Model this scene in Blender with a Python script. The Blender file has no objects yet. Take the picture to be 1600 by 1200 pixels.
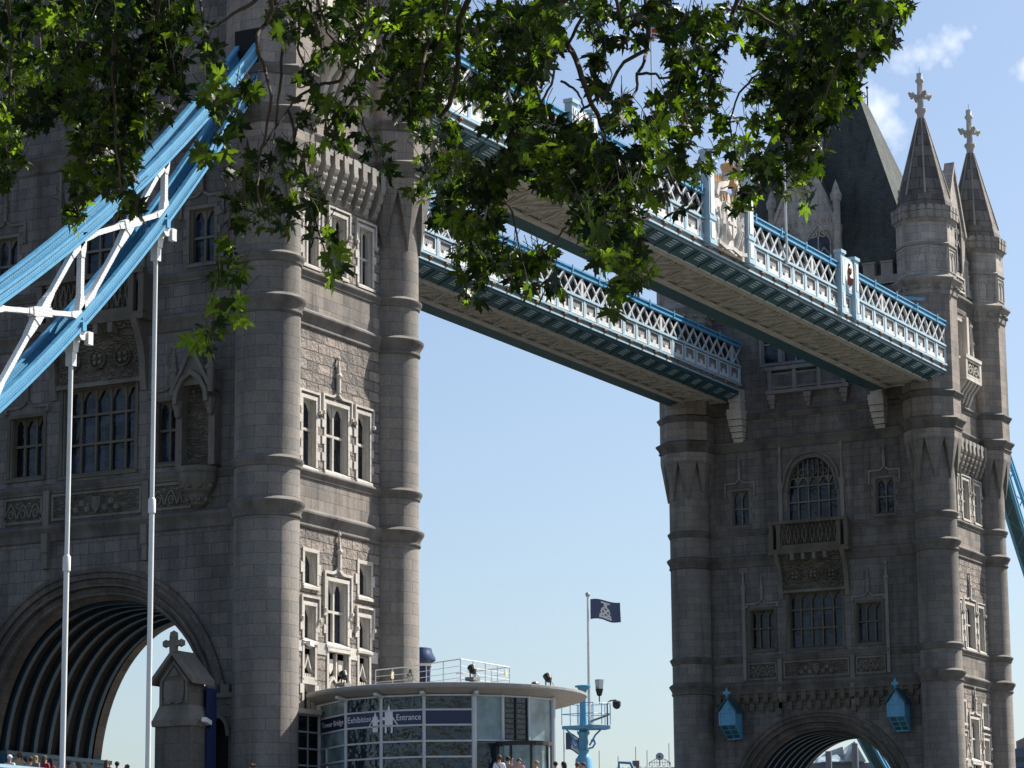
import bpy, math, random
import numpy as np
from mathutils import Vector, Matrix
R_ = math.radians
rnd = random.Random(7)
sc = bpy.context.scene
COL = sc.collection

# ------------------------------------------------------------------ camera
CAM = np.array([-108.16431, -75.70658, 1.7]); YAW, PIT, ROLL, FPX = 0.48922, 0.19939, -0.00883, 4597.82
FW = np.array([math.cos(PIT)*math.cos(YAW), math.cos(PIT)*math.sin(YAW), math.sin(PIT)])
RT0 = np.array([math.sin(YAW), -math.cos(YAW), 0.0]); UP0 = np.cross(RT0, FW)
RT = RT0*math.cos(ROLL)+UP0*math.sin(ROLL); UP = UP0*math.cos(ROLL)-RT0*math.sin(ROLL)
cd = bpy.data.cameras.new('camera'); cam = bpy.data.objects.new('camera', cd); COL.objects.link(cam)
cd.sensor_width = 36.0; cd.lens = FPX/1600*36.0; cd.clip_start = 0.5; cd.clip_end = 6000
m = Matrix.Identity(4)
for i in range(3):
    m[i][0] = RT[i]; m[i][1] = UP[i]; m[i][2] = -FW[i]; m[i][3] = CAM[i]
cam.matrix_world = m; sc.camera = cam
def at(px, py, d):
    return CAM + d*(FW + (px-800)/FPX*RT - (py-600)/FPX*UP)
def raydir(px, py):
    v = FW + (px-800)/FPX*RT - (py-600)/FPX*UP
    return v/np.linalg.norm(v)

# ------------------------------------------------------------------ light
SUN_AZ = math.atan2(-0.49, 0.87); SUN_EL = R_(47)
sv = Vector((math.cos(SUN_AZ)*math.cos(SUN_EL), math.sin(SUN_AZ)*math.cos(SUN_EL), math.sin(SUN_EL)))
sl = bpy.data.lights.new('sun', 'SUN'); sl.energy = 5.0; sl.angle = R_(0.53); sl.color = (1.0, 0.95, 0.87)
so = bpy.data.objects.new('sun', sl); COL.objects.link(so)
so.rotation_euler = sv.to_track_quat('Z', 'Y').to_euler(); so.location = (60, -60, 120)
W = bpy.data.worlds.new('World'); sc.world = W; W.use_nodes = True
wn, wl = W.node_tree.nodes, W.node_tree.links
wn.clear()
wo = wn.new('ShaderNodeOutputWorld'); bg = wn.new('ShaderNodeBackground')
sky = wn.new('ShaderNodeTexSky'); sky.sky_type = 'NISHITA'; sky.sun_disc = False
sky.sun_elevation = SUN_EL; sky.sun_rotation = math.atan2(sv.x, sv.y)
sky.air_density = 1.0; sky.dust_density = 1.7; sky.ozone_density = 2.4; sky.altitude = 0
bg.inputs['Strength'].default_value = 0.074
tc = wn.new('ShaderNodeTexCoord')
nz = wn.new('ShaderNodeTexNoise'); nz.inputs['Scale'].default_value = 120; nz.inputs['Detail'].default_value = 8
nz.inputs['Roughness'].default_value = 0.58
wl.new(tc.outputs['Generated'], nz.inputs['Vector'])
def wmath(op, a, b=None, c=None):
    n = wn.new('ShaderNodeMath'); n.operation = op
    for i, v in enumerate((a, b, c)):
        if v is None: continue
        if isinstance(v, (int, float)): n.inputs[i].default_value = v
        else: wl.new(v, n.inputs[i])
    return n.outputs[0]
acc = None
for (px, py, rad, amp) in [(1415, 94, 0.010, .6), (1440, 86, 0.009, .75), (1465, 80, 0.0085, .85), (1488, 68, 0.0085, .85), (1508, 54, 0.0065, .8), (1478, 96, .0065, .7), (1522, 44, .004, .7), (1372, 172, 0.013, 1.0), (1388, 195, 0.011, .85), (1400, 225, .008, .55), (1345, 160, 0.012, .8), (1602, 112, 0.008, .8), (1265, 185, .010, .7)]:
    d = raydir(px, py)
    vm = wn.new('ShaderNodeVectorMath'); vm.operation = 'DISTANCE'
    wl.new(tc.outputs['Generated'], vm.inputs[0]); vm.inputs[1].default_value = tuple(d)
    f = wmath('MULTIPLY', wmath('SUBTRACT', 1.0, wmath('DIVIDE', vm.outputs['Value'], rad)), amp)
    f = wmath('MAXIMUM', f, 0.0)
    acc = f if acc is None else wmath('MAXIMUM', acc, f)
mr = wn.new('ShaderNodeMapRange'); mr.inputs['From Min'].default_value = 0.30; mr.inputs['From Max'].default_value = 0.75
wl.new(nz.outputs['Fac'], mr.inputs['Value'])
fac = wmath('MULTIPLY', wmath('SMOOTH_MIN', wmath('MAXIMUM', wmath('ADD', wmath('MULTIPLY', acc, 1.25), wmath('MULTIPLY', wmath('SUBTRACT', nz.outputs['Fac'], .72), 1.9)), 0.0), 1.0, .3), .62)
mx = wn.new('ShaderNodeMix'); mx.data_type = 'RGBA'
wl.new(fac, mx.inputs['Factor']); wl.new(sky.outputs['Color'], mx.inputs[6]); mx.inputs[7].default_value = (8.6, 8.9, 9.6, 1)
wl.new(mx.outputs[2], bg.inputs['Color']); wl.new(bg.outputs[0], wo.inputs['Surface'])
vs = sc.view_settings; vs.view_transform = 'Standard'; vs.look = 'None'; vs.exposure = 1.0; vs.gamma = 1; vs.use_curve_mapping = False

# ------------------------------------------------------------------ materials
def newmat(name):
    M = bpy.data.materials.new(name); M.use_nodes = True
    nt = M.node_tree; return M, nt.nodes, nt.links, nt.nodes['Principled BSDF']
def mixc(n, l, fac, a, b, mode='MIX'):
    x = n.new('ShaderNodeMix'); x.data_type = 'RGBA'; x.blend_type = mode
    for s, v in ((0, fac), (6, a), (7, b)):
        if isinstance(v, (int, float)): x.inputs[s].default_value = v
        elif isinstance(v, tuple): x.inputs[s].default_value = (*v, 1)
        else: l.new(v, x.inputs[s])
    return x.outputs[2]
def ramp(n, l, v, a, b, lo=0.0, hi=1.0):
    x = n.new('ShaderNodeMapRange'); x.inputs['From Min'].default_value = a; x.inputs['From Max'].default_value = b
    x.inputs['To Min'].default_value = lo; x.inputs['To Max'].default_value = hi
    l.new(v, x.inputs['Value']); return x.outputs['Result']
def noise(n, l, vec, scale, detail=5, rough=.55, stretch=None):
    if stretch:
        mp = n.new('ShaderNodeMapping'); mp.inputs['Scale'].default_value = stretch; l.new(vec, mp.inputs['Vector']); vec = mp.outputs[0]
    x = n.new('ShaderNodeTexNoise'); x.inputs['Scale'].default_value = scale; x.inputs['Detail'].default_value = detail
    x.inputs['Roughness'].default_value = rough; l.new(vec, x.inputs['Vector']); return x.outputs['Fac']
def bump(n, l, p, h, strength, dist):
    b = n.new('ShaderNodeBump'); b.inputs['Strength'].default_value = strength; b.inputs['Distance'].default_value = dist
    l.new(h, b.inputs['Height']); l.new(b.outputs[0], p.inputs['Normal']); return b
def stone(name, base, var=.22, bw=1.05, bh=.48, mortar=.012, rockface=0.0, soot=.5, warm=(1.06, .98, .92)):
    M, n, l, p = newmat(name)
    uv = n.new('ShaderNodeUVMap').outputs[0]; ob = n.new('ShaderNodeTexCoord').outputs['Object']
    br = n.new('ShaderNodeTexBrick'); br.offset = .5; br.inputs['Scale'].default_value = 1.0
    br.inputs['Brick Width'].default_value = bw; br.inputs['Row Height'].default_value = bh
    br.inputs['Mortar Size'].default_value = mortar; br.inputs['Mortar Smooth'].default_value = .3; br.inputs['Bias'].default_value = 0
    c1 = tuple(x*(1-var) for x in base); c2 = tuple(min(1, x*(1+var)*w) for x, w in zip(base, warm))
    br.inputs['Color1'].default_value = (*c1, 1); br.inputs['Color2'].default_value = (*c2, 1)
    br.inputs['Mortar'].default_value = (*[x*.45 for x in base], 1)
    if rockface:
        nd = n.new('ShaderNodeTexNoise'); nd.inputs['Scale'].default_value = 1.6; nd.inputs['Detail'].default_value = 2; l.new(uv, nd.inputs['Vector'])
        va = n.new('ShaderNodeVectorMath'); va.operation = 'MULTIPLY_ADD'
        l.new(nd.outputs['Color'], va.inputs[0]); va.inputs[1].default_value = (.22, .10, 0); l.new(uv, va.inputs[2]); l.new(va.outputs[0], br.inputs['Vector'])
    else: l.new(uv, br.inputs['Vector'])
    st = ramp(n, l, noise(n, l, ob, .55, 6, .6, (1, 1, .22)), .38, .72, 1.0, 1.0-soot)
    sp = ramp(n, l, noise(n, l, ob, 9, 4), .3, .7, .86, 1.12)
    c = mixc(n, l, 1.0, br.outputs['Color'], st, 'MULTIPLY'); c = mixc(n, l, 1.0, c, sp, 'MULTIPLY')
    c = mixc(n, l, 1.0, c, ramp(n, l, noise(n, l, ob, 1.5, 6, .62, (1, 1, .07)), .50, .72, 1.0, .62), 'MULTIPLY')
    l.new(c, p.inputs['Base Color']); p.inputs['Roughness'].default_value = .9; p.inputs['Specular IOR Level'].default_value = .25
    mort = ramp(n, l, br.outputs['Fac'], 0, 1, 1, 0)
    if rockface:
        h = n.new('ShaderNodeMath'); h.operation = 'MULTIPLY_ADD'
        l.new(noise(n, l, uv, 3.6, 6, .65), h.inputs[0]); h.inputs[1].default_value = 1.5; l.new(mort, h.inputs[2])
        bump(n, l, p, h.outputs[0], 1.0, rockface)
    else:
        h = n.new('ShaderNodeMath'); h.operation = 'MULTIPLY_ADD'
        l.new(noise(n, l, ob, 7, 5), h.inputs[0]); h.inputs[1].default_value = .35; l.new(mort, h.inputs[2])
        bump(n, l, p, h.outputs[0], .55, .02)
    return M
def plainstone(name, base, soot=.45, bmp=.03, carve=0.0, bscale=6):
    M, n, l, p = newmat(name)
    ob = n.new('ShaderNodeTexCoord').outputs['Object']; uv = n.new('ShaderNodeUVMap').outputs[0]
    st = ramp(n, l, noise(n, l, ob, .9, 6, .62, (1, 1, .35)), .40, .72, 1.0, 1-soot)
    sp = ramp(n, l, noise(n, l, ob, 11, 4), .3, .7, .88, 1.1)
    c = mixc(n, l, 1.0, base, st, 'MULTIPLY'); c = mixc(n, l, 1.0, c, sp, 'MULTIPLY')
    if carve:
        v = n.new('ShaderNodeTexVoronoi'); v.feature = 'SMOOTH_F1'; v.inputs['Scale'].default_value = 3.4; v.inputs['Smoothness'].default_value = .3; l.new(uv, v.inputs['Vector'])
        w = n.new('ShaderNodeTexWave'); w.wave_type = 'RINGS'; w.inputs['Scale'].default_value = 2.2; w.inputs['Distortion'].default_value = 9; w.inputs['Detail'].default_value = 1; w.inputs['Detail Scale'].default_value = 1.4; l.new(uv, w.inputs['Vector'])
        a = n.new('ShaderNodeMath'); a.operation = 'MULTIPLY_ADD'; l.new(w.outputs['Fac'], a.inputs[0]); a.inputs[1].default_value = .7; l.new(v.outputs['Distance'], a.inputs[2])
        bump(n, l, p, a.outputs[0], 1.0, carve)
        c = mixc(n, l, 1.0, c, ramp(n, l, a.outputs[0], .1, .9, .55, 1.15), 'MULTIPLY')
    else: bump(n, l, p, noise(n, l, ob, bscale, 6), .6, bmp)
    l.new(c, p.inputs['Base Color']); p.inputs['Roughness'].default_value = .85; p.inputs['Specular IOR Level'].default_value = .25
    return M
def paint(name, base, rough=.45, dirt=.25, metal=0.0, scale=3.0, rust=None):
    M, n, l, p = newmat(name)
    ob = n.new('ShaderNodeTexCoord').outputs['Object']
    d = ramp(n, l, noise(n, l, ob, scale, 6, .6, (1, 1, .5)), .42, .75, 1.0, 1-dirt)
    c = mixc(n, l, 1.0, base, d, 'MULTIPLY')
    if rust:
        r = ramp(n, l, noise(n, l, ob, scale*2.3, 7, .7), .62, .70, 0, .8); c = mixc(n, l, r, c, rust)
    l.new(c, p.inputs['Base Color']); p.inputs['Metallic'].default_value = metal
    l.new(ramp(n, l, noise(n, l, ob, scale*3, 4), .3, .7, rough*.8, min(1, rough*1.25)), p.inputs['Roughness'])
    bump(n, l, p, noise(n, l, ob, scale*6, 3), .15, .01)
    return M
def rivet(name, base, sx=.16, dirt=.2):
    M, n, l, p = newmat(name)
    uv = n.new('ShaderNodeUVMap').outputs[0]; ob = n.new('ShaderNodeTexCoord').outputs['Object']
    v = n.new('ShaderNodeTexVoronoi'); v.inputs['Randomness'].default_value = 0; v.inputs['Scale'].default_value = 1/sx; l.new(uv, v.inputs['Vector'])
    dot = ramp(n, l, v.outputs['Distance'], .22, .30, 1, 0)
    d = ramp(n, l, noise(n, l, ob, 1.3, 6, .6), .42, .75, 1.0, 1-dirt)
    c = mixc(n, l, 1.0, base, d, 'MULTIPLY'); l.new(c, p.inputs['Base Color']); p.inputs['Roughness'].default_value = .45
    bump(n, l, p, dot, 1.0, .02)
    return M
def glass(name, base, rough=.08, lead=0.0, wob=.02, spec=.5):
    M, n, l, p = newmat(name)
    uv = n.new('ShaderNodeUVMap').outputs[0]; ob = n.new('ShaderNodeTexCoord').outputs['Object']
    c = mixc(n, l, ramp(n, l, noise(n, l, ob, 1.1, 3), .3, .7), tuple(x*.5 for x in base), tuple(x*1.5 for x in base))
    if lead:
        vb = n.new('ShaderNodeTexBrick'); vb.offset = 0; vb.inputs['Scale'].default_value = 1; vb.inputs['Brick Width'].default_value = .68; vb.inputs['Row Height'].default_value = 1.23; vb.inputs['Mortar Size'].default_value = 0
        vb.inputs['Color1'].default_value = (.35, .35, .35, 1); vb.inputs['Color2'].default_value = (3.2, 3.2, 3.2, 1); l.new(uv, vb.inputs['Vector']); c = mixc(n, l, 1.0, c, vb.outputs['Color'], 'MULTIPLY')
        mp = n.new('ShaderNodeMapping'); mp.inputs['Rotation'].default_value = (0, 0, R_(45)); l.new(uv, mp.inputs['Vector'])
        b = n.new('ShaderNodeTexBrick'); b.offset = 0; b.inputs['Scale'].default_value = 1; b.inputs['Brick Width'].default_value = lead; b.inputs['Row Height'].default_value = lead; b.inputs['Mortar Size'].default_value = .012
        l.new(mp.outputs[0], b.inputs['Vector']); c = mixc(n, l, b.outputs['Fac'], c, (.012, .012, .014))
    l.new(c, p.inputs['Base Color']); p.inputs['Roughness'].default_value = rough; p.inputs['Specular IOR Level'].default_value = spec
    bump(n, l, p, noise(n, l, ob, 1.7, 2), .8, wob*3)
    return M
def flat(name, base, rough=.7, **k):
    return paint(name, base, rough, k.get('dirt', .15), k.get('metal', 0), k.get('scale', 4))
GR = (.248, .231, .210)
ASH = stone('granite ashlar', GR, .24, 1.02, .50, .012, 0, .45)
WALLW = stone('sooty shaded granite', (.192, .187, .180), .15, .86, .50, .014, 0, .55)  # base colour lowered to carry the shade of the west faces; stains come on top
TUR = stone('turret granite', (.232, .221, .204), .11, 1.15, .49, .010, 0, .40)
TUR2 = stone('octagon turret granite', (.29, .265, .24), .14, 1.15, .49, .010, 0, .40)
TURU = stone('pale turret stone', (.45, .43, .40), .12, 1.1, .50, .010, 0, .55)
ROCK = stone('rock faced granite', (.30, .272, .248), .28, .95, .46, .030, .16, .25)
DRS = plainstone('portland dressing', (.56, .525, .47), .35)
DRSW = plainstone('sooty shaded dressing', (.20, .184, .158), .5)  # dressed stone with west-face shade mixed into its base colour, plus soot stains
DRSK = plainstone('window stone', (.145, .128, .10), .4)  # window dressing toned down in colour for the shaded west front
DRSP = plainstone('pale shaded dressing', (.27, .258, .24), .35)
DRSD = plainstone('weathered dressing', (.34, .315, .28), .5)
LED = plainstone('string course stone', (.165, .152, .138), .6)
CARV = plainstone('carved stone', (.15, .132, .105), .5, carve=.10)
SPIRE = stone('spire slabs', (.19, .18, .168), .3, 1.3, .82, .03, 0, .6)
SLATE = stone('roof slates', (.088, .10, .094), .12, .32, .20, .012, 0, .5, (1, 1, 1))
PANE = glass('leaded pane', (.012, .017, .028), .14, .14, .02, .3)
PANEL_ = glass('clear window pane', (.035, .045, .06), .08, 0)
DARK = flat('dark interior', (.005, .005, .005), .95)  # near-black colour stands in for unlit depth in the vault and chain slot
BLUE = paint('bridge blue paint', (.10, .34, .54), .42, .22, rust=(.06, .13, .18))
LBLUE = paint('pale blue paint', (.37, .53, .62), .45, .18)
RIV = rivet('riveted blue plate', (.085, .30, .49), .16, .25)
RIVD = rivet('riveted rib plate', (.018, .065, .105), .12)  # rib blue lowered in colour to imitate the shade under the arch
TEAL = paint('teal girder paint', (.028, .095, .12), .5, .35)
WHT = paint('white paint', (.74, .74, .72), .45, .12)
LATW = paint('lattice paint', (.58, .59, .59), .5, .25, scale=2.2)
WHTR = rivet('riveted white plate', (.74, .74, .73), .13, .12)
CRM = paint('soffit cream paint', (.50, .48, .435), .7, .35, scale=1.2)
GREYP = paint('grey panel paint', (.20, .20, .195), .6, .2)
RUST = paint('rusty boss', (.36, .16, .07), .7, .4)
ROOFB = paint('brown roofing felt', (.15, .11, .09), .8, .3)
GOLD = paint('gold leaf paint', (.62, .36, .16), .4, .2)
NAVY = paint('navy paint', (.012, .022, .075), .35, .15)
NAVYC = paint('navy cloth', (.075, .105, .18), .8, .15)
BLK = paint('black metal', (.012, .012, .013), .5, .2)
STEEL = paint('galvanised steel', (.42, .44, .45), .35, .2, .3)
SIGNW = flat('white lettering', (.72, .72, .74), .6, dirt=.03)
PGLASS = glass('pavilion glass', (.014, .028, .036), .05, 0, .03, .7)
PGLASSL = glass('pale pavilion glass', (.16, .24, .26), .08, 0, .01, .7)
RED = paint('red cloth', (.55, .03, .03), .8, .1)
WCL = paint('white cloth', (.75, .75, .76), .8, .1)
YEL = paint('yellow notice', (.62, .58, .33), .6, .1)
ASPH = flat('asphalt', (.05, .05, .052), .9)

# ------------------------------------------------------------------ mesh builder
class MB:
    def __init__(s): s.v = []; s.f = []; s.mi = []; s.uv = []
    def face(s, pts, mi=0, uv=None):
        b = len(s.v); s.v.extend([tuple(map(float, p)) for p in pts]); s.f.append(tuple(range(b, b+len(pts)))); s.mi.append(mi)
        if uv is None:
            P = [Vector(p) for p in pts]; nrm = Vector((0, 0, 0))
            for i in range(len(P)):
                a, c = P[i], P[(i+1) % len(P)]; nrm += a.cross(c)
            if abs(nrm.z) > .8*nrm.length: uv = [(p.x, p.y) for p in P]
            else:
                t = Vector((-nrm.y, nrm.x, 0)); t = t.normalized() if t.length > 1e-9 else Vector((1, 0, 0))
                uv = [(p.dot(t), p.z) for p in P]
        s.uv.append(uv)
    def hexa(s, a, mi=0):   # a: 8 pts, bottom 0-3 ccw, top 4-7
        for q in ((3, 2, 1, 0), (4, 5, 6, 7), (0, 1, 5, 4), (1, 2, 6, 5), (2, 3, 7, 6), (3, 0, 4, 7)): s.face([a[i] for i in q], mi)
    def box(s, x0, x1, y0, y1, z0, z1, mi=0):
        s.hexa([(x0, y0, z0), (x1, y0, z0), (x1, y1, z0), (x0, y1, z0), (x0, y0, z1), (x1, y0, z1), (x1, y1, z1), (x0, y1, z1)], mi)
    def lathe(s, c, prof, n=24, mi=0, ph=0.0, a0=0.0, a1=2*math.pi, cap=False):
        full = abs(a1-a0-2*math.pi) < 1e-6
        K = n if full else n
        ang = [a0+ph+(a1-a0)*k/n for k in range(n+1)]
        for (r0, z0), (r1, z1) in zip(prof[:-1], prof[1:]):
            for k in range(n):
                A, B = ang[k], ang[k+1]; rr = max(r0, r1, .05)
                P = [(c[0]+r0*math.cos(A), c[1]+r0*math.sin(A), z0), (c[0]+r0*math.cos(B), c[1]+r0*math.sin(B), z0), (c[0]+r1*math.cos(B), c[1]+r1*math.sin(B), z1), (c[0]+r1*math.cos(A), c[1]+r1*math.sin(A), z1)]
                ua, ub = A*rr, B*rr; dv = math.hypot(r1-r0, 0) if abs(z1-z0) < 1e-6 else 0
                U = [(ua, z0), (ub, z0), (ub, z1+dv), (ua, z1+dv)]
                if r0 < 1e-4: P, U = P[1:], U[1:]
                elif r1 < 1e-4: P, U = P[:3], U[:3]
                s.face(P, mi, U)
        if cap:
            r, z = prof[-1]; s.face([(c[0]+r*math.cos(A), c[1]+r*math.sin(A), z) for A in ang[:-1]], mi)
    def tube(s, pts, r, n=6, mi=0, cap=True):
        pts = [Vector(p) for p in pts]; rr = r if isinstance(r, (list, tuple)) else [r]*len(pts)
        rings = []; L = 0; ref = None
        for i, p in enumerate(pts):
            t = (pts[min(i+1, len(pts)-1)]-pts[max(i-1, 0)]).normalized()
            if ref is None: ref = Vector((0, 0, 1)) if abs(t.z) < .9 else Vector((1, 0, 0))
            a = t.cross(ref).normalized(); b = a.cross(t).normalized(); ref = b
            if i: L += (p-pts[i-1]).length
            rings.append(([p+rr[i]*(a*math.cos(2*math.pi*k/n)+b*math.sin(2*math.pi*k/n)) for k in range(n)], L))
        for (A, la), (B, lb) in zip(rings[:-1], rings[1:]):
            for k in range(n):
                j = (k+1) % n; s.face([A[j], A[k], B[k], B[j]], mi, [((k+1)*.1, la), (k*.1, la), (k*.1, lb), ((k+1)*.1, lb)])
        if cap: s.face(rings[0][0], mi); s.face(rings[-1][0][::-1], mi)
    def bar(s, p, q, w, h, mi=0, up=(0, 0, 1)):
        p, q = Vector(p), Vector(q); t = (q-p).normalized(); u = Vector(up)
        a = t.cross(u); a = a.normalized() if a.length > 1e-6 else Vector((1, 0, 0)); b = a.cross(t).normalized(); a *= w/2; b *= h/2
        s.hexa([p-a-b, p+a-b, q+a-b, q-a-b, p-a+b, p+a+b, q+a+b, q-a+b], mi)
    def prism(s, poly, d, mi=0):   # planar polygon (3d pts) extruded by vector d
        d = Vector(d); P = [Vector(p) for p in poly]; Q = [p+d for p in P]
        s.face(P[::-1], mi); s.face(Q, mi); n = len(P)
        for i in range(n): s.face([P[i], P[(i+1) % n], Q[(i+1) % n], Q[i]], mi)
    def ball(s, c, r, n=8, mi=0, sq=(1, 1, 1)):
        K = max(3, n//2)
        for i in range(K):
            a, b = -math.pi/2+math.pi*i/K, -math.pi/2+math.pi*(i+1)/K
            for k in range(n):
                A, B = 2*math.pi*k/n, 2*math.pi*(k+1)/n
                f = lambda t, q: (c[0]+r*sq[0]*math.cos(t)*math.cos(q), c[1]+r*sq[1]*math.cos(t)*math.sin(q), c[2]+r*sq[2]*math.sin(t))
                P = [f(a, A), f(a, B), f(b, B), f(b, A)]
                if i == 0: P = [P[0], P[2], P[3]]
                if i == K-1: P = P[:3]
                s.face(P, mi)
    def build(s, name, mats, parent=None, loc=None, smooth=False):
        o_ = Vector(parent['org']) if parent is not None and 'org' in parent.keys() else Vector((0, 0, 0))
        wl_ = Vector(loc) if loc is not None else o_
        me = bpy.data.meshes.new(name)
        me.from_pydata([tuple(Vector(v)-wl_) for v in s.v], [], s.f)
        if not isinstance(mats, (list, tuple)): mats = [mats]
        for M in mats: me.materials.append(M)
        me.polygons.foreach_set('material_index', s.mi)
        ul = me.uv_layers.new(name='UVMap'); flatuv = np.array([c for u in s.uv for q in u for c in q], dtype=np.float32)
        ul.data.foreach_set('uv', flatuv)
        if smooth: me.polygons.foreach_set('use_smooth', [True]*len(s.f)); 
        me.update()
        o = bpy.data.objects.new(name, me); COL.objects.link(o)
        if parent is not None: o.parent = parent; o.location = wl_-o_
        else: o.location = wl_
        if smooth:
            bm = None
        o['org'] = tuple(wl_)
        return o
def weld(o, ang=35):
    import bmesh
    b = bmesh.new(); b.from_mesh(o.data); bmesh.ops.remove_doubles(b, verts=b.verts, dist=1e-4)
    for f in b.faces: f.smooth = True
    for e in b.edges:
        if len(e.link_faces) != 2 or e.calc_face_angle(0) > R_(ang): e.smooth = False
    b.to_mesh(o.data); b.free(); return o
def thing(name, loc, label, cat, group=None):
    o = bpy.data.objects.new(name, None); COL.objects.link(o); o.location = loc; o['org'] = tuple(loc)
    o.empty_display_size = .3
    return tag(o, label, cat, group)
def tag(o, label=None, cat=None, group=None, kind=None):
    for k, v in (('label', label), ('category', cat), ('group', group), ('kind', kind)):
        if v: o[k] = v
    return o
def dupe(o, parent, off):
    c = o.copy(); COL.objects.link(c); c.parent = parent; c.location = o.location+Vector(off); return c
def dupe_tree(o, loc, rz=0, label=None):
    r = o.copy(); COL.objects.link(r); r.location = loc; r.rotation_euler = (0, 0, rz); r['org'] = tuple(loc)
    if label: r['label'] = label
    for ch in list(o.children):
        c = ch.copy(); COL.objects.link(c); c.parent = r
        for g in list(ch.children):
            k = g.copy(); COL.objects.link(k); k.parent = c
    return r

# ------------------------------------------------------------------ ground, river, decks
g = MB(); g.face([(-4000, -4000, 0), (-72, -4000, 0), (-72, 4000, 0), (-4000, 4000, 0)]); g.box(-72.5, -72, -4000, 4000, -6, .9)
tag(g.build('quay_ground', stone('quay paving', (.16, .15, .14), .2, .9, .6, .02, 0, .4)), kind='structure')
g = MB(); g.face([(-72, -4000, -4), (155, -4000, -4), (155, 4000, -4), (-72, 4000, -4)])
wm, n_, l_, p_ = newmat('river water'); p_.inputs['Base Color'].default_value = (.035, .04, .03, 1); p_.inputs['Roughness'].default_value = .12
bump(n_, l_, p_, noise(n_, l_, n_.new('ShaderNodeTexCoord').outputs['Object'], .5, 6), .5, .3)
tag(g.build('river', wm), kind='structure')
g = MB(); g.face([(155, -4000, 0), (4500, -4000, 0), (4500, 4000, 0), (155, 4000, 0)])
tag(g.build('far_bank_ground', ASPH), kind='structure')
DK = 8.65
g = MB(); g.box(-140, -6.5, -10.2, 10.2, DK-1.0, DK)
tag(g.build('approach_road', ASPH), kind='structure')
g = MB(); g.box(14, 68, -8, 8, DK-1.2, DK-.2)
tag(g.build('bascule_road', ASPH), kind='structure')
g = MB(); g.box(89, 230, -10.2, 10.2, DK-1.0, DK)
tag(g.build('far_approach_road', ASPH), kind='structure')
for ox, nm in ((0, 'near'), (82.3, 'far')):
    g = MB()
    pl = [(ox-10, -22), (ox, -30), (ox+14, -22), (ox+14, 22), (ox, 30), (ox-10, 22)]
    g.prism([(x, y, -6) for x, y in pl], (0, 0, DK-.02+6))
    tag(g.build('bridge_pier', ASH, loc=(ox, 0, -6)), 'massive granite river pier carrying the %s bridge tower' % nm, 'bridge pier', 'granite piers under the bridge towers')
pp = thing('parapet', (-75, -9.8, DK), 'light blue bridge parapet with top rail along the approach road beside the crowd', 'parapet')
g = MB(); g.box(-138, -12.5, -9.9, -9.7, DK+.60, DK+.72); g.build('top_rail', LBLUE, pp)
g = MB()
for k in range(60):
    x = -137+k*2.08; g.box(x, x+.22, -9.87, -9.73, DK, DK+.60)
g.box(-138, -12.5, -9.84, -9.76, DK+.1, DK+.5); g.build('rail_panel', BLUE, pp)

# ------------------------------------------------------------------ towers
TA, TB, TR = 5.034, 9.062, 1.386
WX, SY = 4.6, 9.4
class Face:
    def __init__(s, ox, k): s.ox, s.k = ox, k
    def p(s, u, z, d=0.0):
        k, ox = s.k, s.ox
        if k == 'W': return (ox-WX-d, -u, z)
        if k == 'E': return (ox+WX+d, u, z)
        if k == 'S': return (ox+u, -SY-d, z)
        return (ox-u, SY+d, z)
def fbox(b, F, u0, u1, z0, z1, d0, d1, mi=0):
    P = F.p; b.hexa([P(u0, z0, d1), P(u1, z0, d1), P(u1, z0, d0), P(u0, z0, d0), P(u0, z1, d1), P(u1, z1, d1), P(u1, z1, d0), P(u0, z1, d0)], mi)
def wall(b, F, u0, u1, z0, z1, holes=(), mi=0, rmi=1, d=0.0):
    us = sorted({u0, u1, *[h[0] for h in holes], *[h[1] for h in holes]}); zs = sorted({z0, z1, *[h[2] for h in holes], *[h[3] for h in holes]})
    us = [u for u in us if u0 <= u <= u1]; zs = [z for z in zs if z0 <= z <= z1]
    for a, c in zip(us[:-1], us[1:]):
        for e, f in zip(zs[:-1], zs[1:]):
            um, zm = (a+c)/2, (e+f)/2
            if any(h[0] < um < h[1] and h[2] < zm < h[3] for h in holes): continue
            b.face([F.p(a, e, d), F.p(c, e, d), F.p(c, f, d), F.p(a, f, d)], mi)
    for h in holes:
        a, c, e, f, dp = h
        if e < z0 or f > z1: continue
        for q in (((a, e), (c, e)), ((c, e), (c, f)), ((c, f), (a, f)), ((a, f), (a, e))):
            (ua, za), (ub, zb) = q; b.face([F.p(ua, za, d), F.p(ua, za, d-dp), F.p(ub, zb, d-dp), F.p(ub, zb, d)], rmi)
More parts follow.
